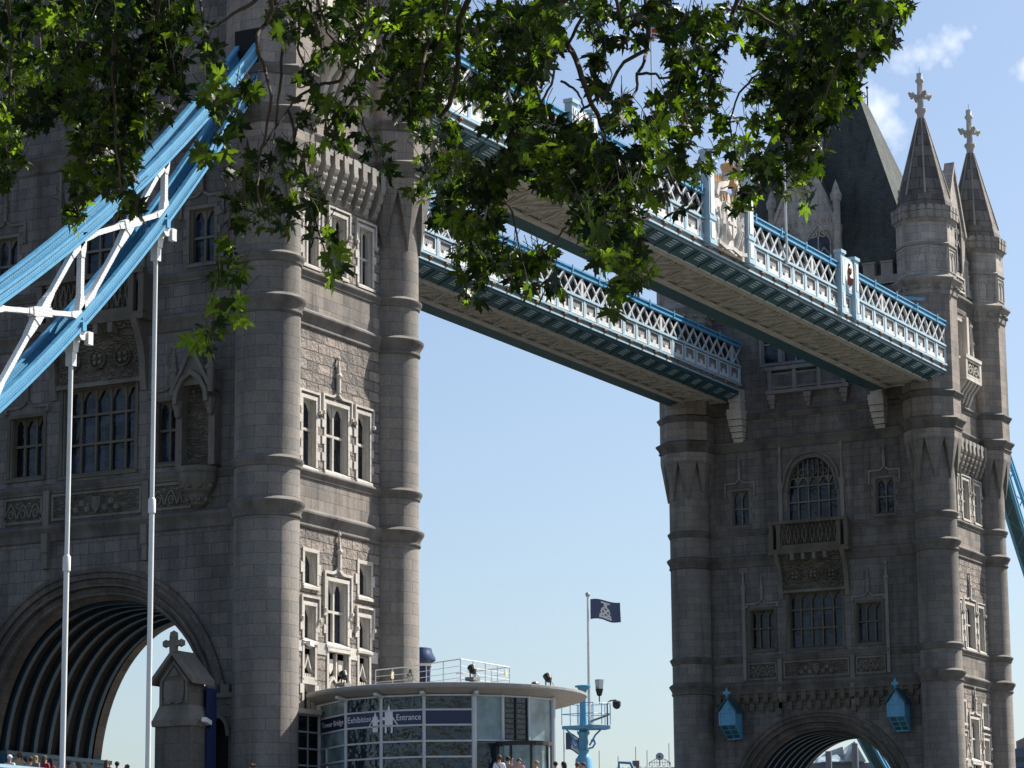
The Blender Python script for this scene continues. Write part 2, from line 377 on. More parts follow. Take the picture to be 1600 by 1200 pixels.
def ribbon(b, F, pts, w, d0, d1, mi=0, closed=False):
    n = len(pts); L = []
    for i, (u, z) in enumerate(pts):
        a = pts[i-1] if i or closed else pts[i]; c = pts[(i+1) % n] if i < n-1 or closed else pts[i]
        t1 = (u-a[0], z-a[1]); t2 = (c[0]-u, c[1]-z)
        def nn(t):
            l = math.hypot(*t); return (-t[1]/l, t[0]/l) if l > 1e-9 else None
        n1, n2 = nn(t1), nn(t2); n1 = n1 or n2; n2 = n2 or n1
        mx_, my_ = n1[0]+n2[0], n1[1]+n2[1]; k = mx_*n1[0]+my_*n1[1]; k = max(k, .4)
        mx_, my_ = mx_/k, my_/k
        L.append(((u-mx_*w/2, z-my_*w/2), (u+mx_*w/2, z+my_*w/2)))
    rng = range(n if closed else n-1)
    for i in rng:
        (a, c), (e, f) = L[i], L[(i+1) % n]
        b.face([F.p(*a, d1), F.p(*e, d1), F.p(*f, d1), F.p(*c, d1)], mi)
        b.face([F.p(*a, d0), F.p(*e, d0), F.p(*e, d1), F.p(*a, d1)], mi)
        b.face([F.p(*c, d1), F.p(*f, d1), F.p(*f, d0), F.p(*c, d0)], mi)
    if not closed:
        for (a, c) in (L[0], L[-1]): b.face([F.p(*a, d0), F.p(*a, d1), F.p(*c, d1), F.p(*c, d0)], mi)
def extrude_profile(b, F, u0, u1, prof, mi=0):   # prof: (d,z)
    for (d0, z0), (d1, z1) in zip(prof[:-1], prof[1:]):
        b.face([F.p(u0, z0, d0), F.p(u1, z0, d0), F.p(u1, z1, d1), F.p(u0, z1, d1)], mi)
    for u in (u0, u1): b.face([F.p(u, z, d) for d, z in prof], mi)
LA = lambda z: [(0, z-.33), (.06, z-.30), (.07, z-.22), (.12, z-.14), (.17, z-.04), (.17, z+.02), (.13, z+.05), (0, z+.16)]
LB = lambda z: [(0, z-.66), (.05, z-.63), (.09, z-.58), (.09, z-.52), (.05, z-.48), (.06, z-.42), (.10, z-.30), (.20, z-.14), (.25, z-.05), (.25, z+.03), (.20, z+.07), (0, z+.20)]
LEDGES = [(31.93, LA), (30.07, LB), (23.14, LA), (21.33, LB), (40.05, LA), (38.2, LB)]
LE2 = [(0, 46.7), (.08, 46.75), (.10, 47.0), (.06, 47.05), (.14, 47.35), (.36, 47.62), (.44, 47.72), (.44, 47.85), (.34, 47.9), (0, 48.15)]
def pinnacle(b, c, z0, z1, r, mi=0, n=8):
    h = z1-z0
    b.lathe(c, [(r, z0), (r, z0+.38*h), (r*1.5, z0+.42*h), (r*1.5, z0+.46*h), (r*.9, z0+.50*h), (r*.35, z0+.82*h), (r*.8, z0+.86*h), (r*.8, z0+.9*h), (r*.25, z0+.93*h), (0.0, z1)], n, mi)
    for k in range(4):
        for t in (.58, .70): 
            a = k*math.pi/2+math.pi/4; rr = r*(.9-.55*(t-.5)/.32)
            b.ball((c[0]+rr*math.cos(a), c[1]+rr*math.sin(a), z0+t*h), r*.32, 5, mi)
def fpin(b, F, u, z0, z1, r, d, mi=0): pinnacle(b, F.p(u, 0, d)[:2], z0, z1, r, mi, 6)
def hood(b, F, u0, u1, ztop, drop, w=.09, ogee=None, mi=0, fin=None, own=None):
    if own: b = MB()
    pts = [(u0, ztop-drop), (u0, ztop)]
    if ogee:
        uc = (u0+u1)/2; hw = ogee
        for t in np.linspace(0, 1, 6): pts.append((uc-hw+hw*t, ztop+.55*hw*(t**2.2)))
        for t in np.linspace(1, 0, 6)[1:]: pts.append((uc+hw-hw*t, ztop+.55*hw*(t**2.2)))
    pts += [(u1, ztop), (u1, ztop-drop)]
    ribbon(b, F, pts, w, 0, .10, mi)
    for u in (u0, u1): b.ball(F.p(u, ztop-drop-.05, .08), .12, 6, mi)
    if fin: fpin(b, F, (u0+u1)/2, ztop+.4*(ogee or 0), fin, .11, .1, mi)
    if own: b.build('hood_mould', own[1], own[0])
def window(T, F, u0, u1, z0, z1, nl, trs, dp=.42, mat=DRS, quoin=True, pane=PANE, bigarch=False, sill=True, sw=.16, label=None):
    b = MB(); mw = .12 if F.k in 'SN' else .095; md0, md1 = -dp+.03, -dp+.16
    w = (u1-u0-mw*(nl-1))/nl
    for k in range(1, nl):
        u = u0+k*(w+mw)-mw; fbox(b, F, u, u+mw, z0, z1, md0, md1)
    for z in trs: fbox(b, F, u0, u1, z-.05, z+.06, md0, md1-.003)
    if bigarch:
        uc, hw, rise = (u0+u1)/2, (u1-u0)/2, bigarch; N = 20
        arc = lambda u: z1-rise+rise*(max(0, 1-abs((u-uc)/hw)**2.3))**.5
        us = [u0+(u1-u0)*k/N for k in range(N+1)]
        for a, c in zip(us[:-1], us[1:]):
            for d in (0.012,):
                b.face([F.p(a, arc(a), d), F.p(c, arc(c), d), F.p(c, z1+.01, d), F.p(a, z1+.01, d)], 1)
            b.face([F.p(a, arc(a), d), F.p(a, arc(a), -dp), F.p(c, arc(c), -dp), F.p(c, arc(c), d)], 0)
        ribbon(b, F, [(u, arc(u)) for u in us], .10, -.02, .08); ribbon(b, F, [(uc+(u-uc)*1.16, z1-rise+(arc(u)-z1+rise)*1.10+.1) for u in us], .14, 0, .16)
    lz = z1 if not bigarch else z1-rise*.55
    for k in range(nl):                                    # cusped lancet heads
        a = u0+k*(w+mw); N = 10; rise_ = min(.62*w+.05, .55)
        top = lz
        for i in range(N):
            s0, s1 = i/N, (i+1)/N
            zb = lambda s: top-.04-rise_*(abs(2*s-1)**1.7)-.045*abs(math.sin(3*math.pi*s))
            b.face([F.p(a+w*s0, zb(s0), md1-.05), F.p(a+w*s1, zb(s1), md1-.05), F.p(a+w*s1, top+.001, md1-.05), F.p(a+w*s0, top+.001, md1-.05)])
            b.face([F.p(a+w*s0, zb(s0), md1-.05), F.p(a+w*s0, zb(s0), md0), F.p(a+w*s1, zb(s1), md0), F.p(a+w*s1, zb(s1), md1-.05)])
    if bigarch:
        for k in range(2*nl+1):
            u = u0+(u1-u0)*k/(2*nl); fbox(b, F, u-.035, u+.035, lz-.1, arc(min(max(u, u0+.02), u1-.02)), md0, md1-.03)
        for k in range(nl):
            a = u0+k*(w+mw); ribbon(b, F, [(a+w*.5+w*.42*math.cos(t), lz+.35+.22*math.sin(t)) for t in np.linspace(0, 2*math.pi, 9)[:-1]], .05, md0, md1-.02, closed=True)
    # surround
    if not bigarch:
        fbox(b, F, u0-sw, u1+sw, z1, z1+sw, -.02, .05)
        if quoin:
            n = max(2, int((z1-z0)/.36)); h = (z1-z0)/n
            for k in range(n):
                e = sw+(.16 if k % 2 else 0)
                fbox(b, F, u0-e, u0, z0+k*h+.006, z0+(k+1)*h-.006, -.02, .045); fbox(b, F, u1, u1+e, z0+k*h+.006, z0+(k+1)*h-.006, -.02, .045)
        else:
            fbox(b, F, u0-sw, u0, z0, z1, -.02, .05); fbox(b, F, u1, u1+sw, z0, z1, -.02, .05)
        # inner stepped moulding of the reveal
        fbox(b, F, u0, u0+.07, z0, z1, -dp, -.16); fbox(b, F, u1-.07, u1, z0, z1, -dp, -.16)
    if sill:
        b.hexa([F.p(u0-sw, z0-.2, .10), F.p(u1+sw, z0-.2, .10), F.p(u1+sw, z0-.2, -.02), F.p(u0-sw, z0-.2, -.02), F.p(u0-sw, z0-.08, .10), F.p(u1+sw, z0-.08, .10), F.p(u1+sw, z0-.003, -.02), F.p(u0-sw, z0-.003, -.02)])
        b.face([F.p(u0, z0, 0), F.p(u1, z0, 0), F.p(u1, z0+.14, -dp), F.p(u0, z0+.14, -dp)])
    o = b.build('window', [mat, WALLW if F.k in 'WE' else ROCK], T)
    q = MB(); q.face([F.p(u0, z0, -dp+.01), F.p(u1, z0, -dp+.01), F.p(u1, z1, -dp+.01), F.p(u0, z1, -dp+.01)]); q.build('pane', pane, o)
    return o
def carved(b, F, u0, u1, z0, z1, d=.06, mi=0, fmi=1, arcs=0, shield=False):
    b.face([F.p(u0, z0, d), F.p(u1, z0, d), F.p(u1, z1, d), F.p(u0, z1, d)], mi)
    ribbon(b, F, [(u0, z0), (u1, z0), (u1, z1), (u0, z1)], .12, 0, d+.07, fmi, closed=True)
    if arcs:
        w = (u1-u0)/arcs; h = z1-z0
        for k in range(arcs):
            a = u0+k*w
            ribbon(b, F, [(a+w*t, z0+h*(.15+.6*(1-abs(2*t-1)**1.6))) for t in np.linspace(0, 1, 9)], .06, d, d+.07, fmi)
            ribbon(b, F, [(a+w*.5+w*.2*math.cos(t), z0+h*.36+h*.16*math.sin(t)) for t in np.linspace(0, 6.283, 9)[:-1]], .05, d, d+.06, fmi, closed=True)
            b.ball(F.p(a, z0+h*.78, d), .09, 6, fmi)
    if shield:
        uc, h = (u0+u1)/2, z1-z0
        b.prism([F.p(uc+x*h, z0+y*h, d) for x, y in ((-.2, .8), (-.2, .4), (0, .1), (.2, .4), (.2, .8))], Vector(F.p(0, 0, .08))-Vector(F.p(0, 0, 0)), fmi)
        for s in (-1, 1):
            for k in range(3): b.ball(F.p(uc+s*h*(.45+.28*k), z0+h*(.3+.25*(k % 2)), d), .17, 7, fmi, (1, 1, 1.2))
def archpts(hw, z0, h, N=40, p=2.25):
    out = []
    for k in range(N+1):
        t = math.pi*k/N; c, s = math.cos(t), math.sin(t)
        out.append((-hw*math.copysign(abs(c)**(2/p), c), z0+h*abs(s)**(2/p)))
    return out
def oct_spurs(b, c, mi=0):
    # pointed broach spurs that carry the octagon down on to the round shaft
    z0, z1, r0 = 34.2, 36.95, TR; N = 64; ap = 1.80
    def ro(a):
        k = (a-R_(0)) % (math.pi/4); k = k-math.pi/4 if k > math.pi/8 else k
        return ap/math.cos(k)
    def zb(a):
        k = (a % (math.pi/4)); k = k-math.pi/4 if k > math.pi/8 else k
        return z1-(z1-z0)*(abs(k)/(math.pi/8))
    A = [2*math.pi*i/N for i in range(N+1)]
    P = lambda a, r, z: (c[0]+r*math.cos(a), c[1]+r*math.sin(a), z)
    rs = lambda a, z: r0-.01+(ro(a)-r0)*(.18+.82*(z-z0)/(z1-z0))
    for a, e in zip(A[:-1], A[1:]):
        za, ze = zb(a), zb(e)
        b.face([P(a, r0, z0), P(e, r0, z0), P(e, r0, ze+.3), P(a, r0, za+.3)], mi, [(a*r0, z0), (e*r0, z0), (e*r0, ze), (a*r0, za)])
        b.face([P(a, r0-.02, za), P(e, r0-.02, ze), P(e, rs(e, ze), ze), P(a, rs(a, za), za)], mi)
        b.face([P(a, rs(a, za), za), P(e, rs(e, ze), ze), P(e, ro(e), z1), P(a, ro(a), z1)], mi, [(a*r0, za), (e*r0, ze), (e*r0, z1), (a*r0, z1)])
def turret(T, ox, sx, sy):
    c = (ox+sx*TA, sy*TB); b = MB(); O8 = math.pi/8
    b.lathe(c, [(TR+.25, 8.4), (TR+.25, 9.6), (TR+.08, 9.9), (TR, 10.1), (TR, 34.2)], 48)
    RO = 1.80/math.cos(O8)
    oct_spurs(b, c)
    b.lathe(c, [(RO, 36.95), (RO, 46.8)], 8, 3, O8)
    b.lathe(c, [(RO*1.02, 46.8), (RO*1.02, 51.9)], 8, 1, O8)
    b.lathe(c, [(RO*1.02, 50.1), (RO*1.07, 50.16), (RO*1.07, 50.26), (RO*1.02, 50.34)], 8, 2, O8)
    b.lathe(c, [(RO*1.02, 51.7), (RO*1.10, 51.95), (RO*1.16, 52.2), (RO*1.16, 52.55)], 8, 2, O8)
    o = weld(b.build('turret', [TUR, TURU, DRSD, TUR2], T), 30)
    for z, L in LEDGES:
        pr = L(z); b = MB()
        if z < 34: b.lathe(c, [(TR+d, zz) for d, zz in pr], 40)
        else: b.lathe(c, [(RO+d*1.3, zz) for d, zz in pr], 8, 0, O8)
        weld(b.build('string_course', LED, o), 30)
    b = MB(); b.lathe(c, [(RO+d, zz) for d, zz in LE2], 8, 0, O8)
    for k in range(16):
        a = math.pi*2*k/16; r = RO+.12; b.ball((c[0]+r*math.cos(a), c[1]+r*math.sin(a), 47.2), .16, 6)
    b.build('cornice', DRSD, o)
    # battlemented rim
    b = MB()
    b.lathe(c, [(RO*1.16, 52.5), (RO*1.16, 52.75)], 8, 0, O8)
    for k in range(8):
        a0, a1 = O8+k*math.pi/4, O8+(k+1)*math.pi/4
        p0, p1 = np.array([math.cos(a0), math.sin(a0)])*RO*1.16, np.array([math.cos(a1), math.sin(a1)])*RO*1.16
        for t in (.06, .39, .72):
            q0, q1 = p0+(p1-p0)*t, p0+(p1-p0)*(t+.22)
            b.hexa([(c[0]+x*s_, c[1]+y*s_, z) for z in (52.5, 52.86) for (x, y), s_ in ((q0, 1.03), (q1, 1.03), (q1, .93), (q0, .93))])
            b.hexa([(c[0]+x*s_, c[1]+y*s_, z) for z in (52.0, 52.45) for (x, y), s_ in ((q0, 1.02), (q1, 1.02), (q1, .9), (q0, .9))])
    b.build('battlement', DRSD, o)
    # blind tracery on the upper stage
    b = MB()
    for k in range(8):
        a = k*math.pi/4; n_ = Vector((math.cos(a), math.sin(a), 0)); t_ = Vector((-math.sin(a), math.cos(a), 0)); ap = RO*1.02*math.cos(O8)
        class G: pass
        g_ = G(); g_.p = lambda u, z, d, n_=n_, t_=t_: tuple(Vector((c[0], c[1], 0))+n_*(ap+d)+t_*u+Vector((0, 0, z)))
        ribbon(b, g_, [(-.62, 48.35), (.62, 48.35), (.62, 49.95), (-.62, 49.95)], .07, -.01, .05, closed=True)
        for s in (-.3, .3):
            ribbon(b, g_, [(s-.28, 48.4), (s-.28, 49.2), (s-.2, 49.5), (s, 49.7), (s+.2, 49.5), (s+.28, 49.2), (s+.28, 48.4)], .05, -.01, .045)
        ribbon(b, g_, [(.18*math.cos(t), 49.55+.2*math.sin(t)) for t in np.linspace(0, 6.283, 9)[:-1]], .05, 0, .05, closed=True)
    b.build('blind_tracery', TURU, o)
    b = MB(); R0 = 2.02
    b.lathe(c, [(R0, 52.72), (1.76, 53.75), (.25, 59.5)], 8, 0, O8)
    for k in range(8):
        a = O8+k*math.pi/4; b.tube([(c[0]+1.77*math.cos(a), c[1]+1.77*math.sin(a), 53.75), (c[0]+.25*math.cos(a), c[1]+.25*math.sin(a), 59.5)], [.075, .045], 5, 1)
    b.build('spire', [SPIRE, DRSD], o)
    b = MB()
    b.lathe(c, [(.24, 59.4), (.27, 59.8), (.40, 60.0), (.40, 60.16), (.24, 60.25), (.21, 60.4), (.19, 62.0), (.30, 62.12), (.30, 62.25), (.20, 62.36), (.20, 62.72), (0, 62.78)], 10)
    for dx, dy in ((1, 0), (-1, 0), (0, 1), (0, -1)):
        dx, dy = dx*.7-dy*.7, dx*.7+dy*.7
        b.tube([(c[0], c[1], 61.05), (c[0]+.35*dx, c[1]+.35*dy, 61.05), (c[0]+.60*dx, c[1]+.60*dy, 61.1), (c[0]+.80*dx, c[1]+.80*dy, 61.14)], [.16, .14, .19, .13], 7)
        b.ball((c[0]+.66*dx, c[1]+.66*dy, 60.92), .12, 6); b.ball((c[0]+.82*dx, c[1]+.82*dy, 61.22), .11, 6); b.ball((c[0]+.55*dx, c[1]+.55*dy, 61.25), .10, 6)
    b.ball((c[0], c[1], 61.1), .24, 8)
    weld(b.build('cross_finial', DRS, o), 50)
    b = MB(); b.tube([(c[0], c[1], 62.6), (c[0], c[1], 63.2)], .015, 4); b.build('lightning_rod', BLK, o)
    return o

def tower(ox, near):
    T = thing('bridge_tower', (ox, 0, 8.4), 'large gothic stone bridge tower at the left, partly behind the leaves, with blue chain' if near else
              'whole gothic stone bridge tower at the right with slate roof and cross topped turrets', 'bridge tower', 'gothic towers of the bridge')
    for sx in (-1, 1):
        for sy in (-1, 1): turret(T, ox, sx, sy)
    UW, US = 8.6, 4.6
    for k in 'WESN':
        F = Face(ox, k); vis = k in 'WS'
        b = MB()
        if k in 'WE':
            holes = []
            if vis: holes = [(-1.95, 1.95, 23.6, 27.4, .5), (-4.85, -3.0, 23.7, 26.4, .45), (3.0, 4.8, 23.7, 26.4, .45), (-1.85, 1.85, 32.4, 36.75, .5), (-5.98, -4.68, 32.4, 34.8, .4), (4.68, 5.98, 32.4, 34.8, .4), (-3.45, -2.2, 43.6, 46.2, .4), (-1.9, 1.9, 43.6, 46.2, .4), (2.2, 3.45, 43.6, 46.2, .4)]
            wall(b, F, -UW, UW, 21.3, 48.3, holes, 0, 1)
            # arch wall
            outer = archpts(6.95, 10.3, 8.75)
            for (u0, z0), (u1, z1) in zip(outer[:-1], outer[1:]): b.face([F.p(u0, z0), F.p(u1, z1), F.p(u1, 21.3), F.p(u0, 21.3)], 0)
            for s in (-1, 1):
                a, c = sorted((s*6.95, s*UW)); b.face([F.p(a, 8.4), F.p(c, 8.4), F.p(c, 21.3), F.p(a, 21.3)], 0)
                b.face([F.p(s*6.95, 8.4), F.p(s*6.95, 10.3), F.p(s*6.95, 10.3, -1), F.p(s*6.95, 8.4, -1)], 0)
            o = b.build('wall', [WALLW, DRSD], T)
            # archivolt: stepped mouldings
            b = MB()
            prof = [(1.28, 0.0), (1.28, .14), (1.12, .16), (1.06, .06), (.86, .04), (.84, -.12), (.66, -.16), (.62, -.05), (.52, -.05), (.48, -.32), (.30, -.36), (.26, -.26), (.16, -.26), (.12, -.55), (0, -.62), (0, -1.1)]
            base = archpts(1, 0, 1, 48)
            def ring(off): return [(u*(5.95+off), 10.3+z*(7.75+off*1.0)) for u, z in base]
            for (o0, d0), (o1, d1) in zip(prof[:-1], prof[1:]):
                A, Bq = ring(o0), ring(o1); L = 0
                for i in range(len(A)-1):
                    seg = math.dist(A[i], A[i+1])
                    b.face([F.p(*A[i], d0), F.p(*A[i+1], d0), F.p(*Bq[i+1], d1), F.p(*Bq[i], d1)], 0, [(L, o0), (L+seg, o0), (L+seg, o1+d0-d1), (L, o1+d0-d1)]); L += seg
                for s in (0, -1):
                    sg = -1 if s == 0 else 1
                    b.face([F.p(sg*(5.95+o0), 8.4, d0), F.p(sg*(5.95+o0), 10.3, d0), F.p(sg*(5.95+o1), 10.3, d1), F.p(sg*(5.95+o1), 8.4, d1)], 0)
            weld(b.build('archivolt', [stone('arch voussoirs', (.15, .14, .128), .16, .55, 3, .012, 0, .45)], T), 25)
        else:
            rough = [(8.4, 20.7), (23.3, 29.4), (32.08, 37.5)]
            wins = [(-2.75, -1.6, 32.3, 34.85), (-.55, .75, 32.3, 34.95), (1.85, 3.0, 32.3, 34.9), (-2.8, -1.75, 23.35, 26.3), (-.92, .92, 23.4, 26.35), (1.75, 2.8, 23.4, 26.35),
                    (-2.6, -1.6, 18.25, 19.65), (1.9, 2.9, 18.25, 19.65), (-2.6, -1.7, 15.9, 17.35), (1.9, 2.85, 15.9, 17.3), (-.72, .92, 15.9, 18.6), (-2.6, -1.75, 11.5, 14.0), (1.9, 2.75, 11.5, 14.0), (-.8, .8, 43.7, 46.2), (-.62, 1.02, 14.3, 15.55), (-2.6, -1.75, 14.25, 15.55), (1.9, 2.75, 14.25, 15.55)] if vis else []
            hs = [(*w_, .34 if i not in (14, 15, 16) else .25) for i, w_ in enumerate(wins)]
            zz = [8.4, 20.7, 23.3, 29.4, 32.08, 37.5, 48.3]; mm = [2, 0, 2, 0, 2, 3]
            for (a, c), mi in zip(zip(zz[:-1], zz[1:]), mm):
                wall(b, F, -US, US, a, c, [h for h in hs if a <= h[2] and h[3] <= c], mi, 1)
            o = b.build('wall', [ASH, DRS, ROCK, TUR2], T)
        for z, L in LEDGES:
            b = MB(); extrude_profile(b, F, -(UW if k in 'WE' else US), UW if k in 'WE' else US, L(z)); b.build('string_course', LED, T)
        b = MB(); extrude_profile(b, F, -(UW if k in 'WE' else US), UW if k in 'WE' else US, [(d*.8, z) for d, z in LE2])
        b.build('string_course', LED, T)
        # parapet battlements
        b = MB(); um = 7.6 if k in 'WE' else 3.4
        x = -um; i = 0
        fbox(b, F, -um, um, 48.2, 48.9, -.45, .0)
        while x < um-.3:
            if abs(x+.45) > 2.3 or k not in 'WS': fbox(b, F, x, min(x+.85, um), 48.9, 49.8, -.45, 0); fbox(b, F, x-.05, min(x+.9, um), 49.8, 49.92, -.5, .05)
            x += 1.32
        b.build('battlement', DRSD, T)
        if k == 'W': west(T, F, near)
        if k == 'S': south(T, F, near)
    # vault of the road arch
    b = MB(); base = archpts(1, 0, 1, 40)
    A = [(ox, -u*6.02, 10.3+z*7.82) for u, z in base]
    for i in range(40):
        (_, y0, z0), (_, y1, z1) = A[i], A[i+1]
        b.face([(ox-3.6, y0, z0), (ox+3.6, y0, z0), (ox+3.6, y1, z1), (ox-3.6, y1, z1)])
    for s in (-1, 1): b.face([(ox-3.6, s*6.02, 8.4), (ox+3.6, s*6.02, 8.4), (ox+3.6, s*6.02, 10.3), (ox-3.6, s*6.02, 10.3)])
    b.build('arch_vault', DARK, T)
    for j in range(7):
        b = MB(); x = ox-3.1+j*1.03
        L = 0
        for i in range(40):
            (u0, z0), (u1, z1) = base[i], base[i+1]; P = lambda u, z, o_: (-u*(6.0-o_), 10.3+z*(7.8-o_))
            seg = math.dist((u0*6, z0*7.8), (u1*6, z1*7.8))
            for x_, fl in ((x-.11, 1), (x+.11, 0)):
                b.face([(x_, *P(u0, z0, .14)), (x_, *P(u1, z1, .14)), (x_, *P(u1, z1, -.02)), (x_, *P(u0, z0, -.02))], 0, [(L, .3), (L+seg, .3), (L+seg, 0), (L, 0)])
            b.face([(x-.13, *P(u0, z0, .16)), (x+.13, *P(u0, z0, .16)), (x+.13, *P(u1, z1, .16)), (x-.13, *P(u1, z1, .16))], 0, [(L, .3), (L, .6), (L+seg, .6), (L+seg, .3)]); L += seg
        for s in (-1, 1): b.box(x-.16, x+.16, min(s*5.7, s*6.02), max(s*5.7, s*6.02), 12.3, 13.0) if False else None
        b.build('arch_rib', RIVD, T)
    for s in (-1, 1):
        b = MB(); y0, y1 = sorted((s*5.55, s*6.0)); b.box(ox-3.5, ox+4.4, y0, y1, 8.5, 11.6); 
        y2, y3 = sorted((s*5.45, s*6.0)); b.box(ox-3.5, ox+4.4, y2, y3, 11.6, 11.78)
        for j in range(8): y4, y5 = sorted((s*5.48, s*5.56)); b.box(ox-3.4+j*1.05, ox-3.2+j*1.05, y4, y5, 8.5, 11.58)
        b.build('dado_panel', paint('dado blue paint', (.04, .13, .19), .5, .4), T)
    # main roof
    b = MB()
    e = [(-4.3, -8.5), (4.3, -8.5), (4.3, 8.5), (-4.3, 8.5)]; t = [(-.75, -3.0), (.75, -3.0), (.75, 3.0), (-.75, 3.0)]
    for i in range(4):
        j = (i+1) % 4
        b.face([(ox+e[i][0], e[i][1], 48.4), (ox+e[j][0], e[j][1], 48.4), (ox+t[j][0], t[j][1], 62.9), (ox+t[i][0], t[i][1], 62.9)])
    b.face([(ox+x, y, 62.9) for x, y in t])
    rf = b.build('roof', SLATE, T)
    b = MB()
    for (x, y) in t: b.tube([(ox+x, y, 62.8), (ox+x, y, 64.2)], .05, 5); b.ball((ox+x, y, 64.2), .12, 6)
    for i in range(4):
        (x0, y0), (x1, y1) = t[i], t[(i+1) % 4]; b.bar((ox+x0, y0, 63.5), (ox+x1, y1, 63.5), .05, .05); n = int(math.dist((x0, y0), (x1, y1))/.4)
        for q in range(n): f = q/n; b.bar((ox+x0+(x1-x0)*f, y0+(y1-y0)*f, 62.9), (ox+x0+(x1-x0)*f, y0+(y1-y0)*f, 63.7), .03, .03, 0, (1, 0, 0))
    b.build('roof_cresting', BLK, rf)
    return T

def gable(T, F, hw, zs, za, wins, pin, depth):
    """stone gable dormer rising from the wall head, with its own little roof"""
    b = MB()
    poly = [(-hw, 48.2), (hw, 48.2), (hw, zs), (0, za), (-hw, zs)]
    b.prism([F.p(u, z, -.5) for u, z in poly], Vector(F.p(0, 0, .06))-Vector(F.p(0, 0, -.5)))
    ribbon(b, F, [(-hw-.1, zs-.1), (0, za+.1), (hw+.1, zs-.1)], .26, -.55, .18)
    for t in np.linspace(.12, .88, 6):
        for s in (-1, 1): b.ball(F.p(s*hw*(1-t), zs+(za-zs)*t+.25, 0), .17, 6)
    # blind tracery arches over the windows
    for (u0, u1, z0, z1) in wins:
        uc, w = (u0+u1)/2, (u1-u0)/2
        ribbon(b, F, [(u0-.12, z0), (u0-.12, z1-.5), (u0+.1, z1), (uc, z1+.75), (u1-.1, z1), (u1+.12, z1-.5), (u1+.12, z0)], .10, .05, .2)
        for s in (-1, 1): ribbon(b, F, [(uc+s*w*.5+w*.42*math.cos(t), z1+.12+w*.34*math.sin(t)) for t in np.linspace(0, 6.283, 9)[:-1]], .07, .05, .16, closed=True)
        for zz in (z0+(z1-z0)*.55,):
            ribbon(b, F, [(u0, zz-.3), (uc-w*.5, zz+.2), (uc, zz-.3), (uc+w*.5, zz+.2), (u1, zz-.3)], .07, .05, .13)
        ribbon(b, F, [(uc, z0), (uc, z1)], .09, .05, .14)
    nz_ = int(hw*2/.5)
    for k in range(nz_): ribbon(b, F, [(-hw+.25+k*.5+.14*math.cos(t), zs+.0+.14*math.sin(t)) for t in np.linspace(0, 6.283, 7)[:-1]], .05, .05, .14, closed=True)
    b.build('gable', TURU, T)
    b = MB()
    for (u0, u1, z0, z1) in wins: b.face([F.p(u0, z0, .075), F.p(u1, z0, .075), F.p(u1, z1-.35, .075), F.p((u0+u1)/2, z1+.3, .075), F.p(u0, z1-.35, .075)])
    b.build('gable_pane', PANE, T)
    for s in (-1, 1):
        b = MB(); c = F.p(s*(hw+.12), 0, -.1)
        b.lathe(c[:2], [(.34, 48.2), (.34, 51.6), (.27, 51.9), (.27, 54.6), (.36, 54.7), (.40, 54.95), (.40, 55.15), (.30, 55.3), (.2, 55.7), (0, 56.2)] if pin else [(.28, 48.2), (.28, 50.5), (.34, 50.7), (.2, 51), (0, 52)], 8, 0, math.pi/8); b.build('pinnacle', TURU, T)
    if pin: b = MB(); fpin(b, F, 0, za, za+2.2, .16, -.2); b.build('pinnacle', TURU, T)
    b = MB()
    for s in (-1, 1): b.face([F.p(s*(hw+.05), zs, -.5), F.p(s*(hw+.05), zs, -depth), F.p(0, za-.15, -depth), F.p(0, za-.15, -.5)])
    for s in (-1, 1): b.face([F.p(s*hw, 48.2, -.5), F.p(s*hw, 48.2, -depth*.6), F.p(s*hw, zs, -depth), F.p(s*hw, zs, -.5)], 1)
    b.build('dormer_roof', [SLATE, TURU], T)

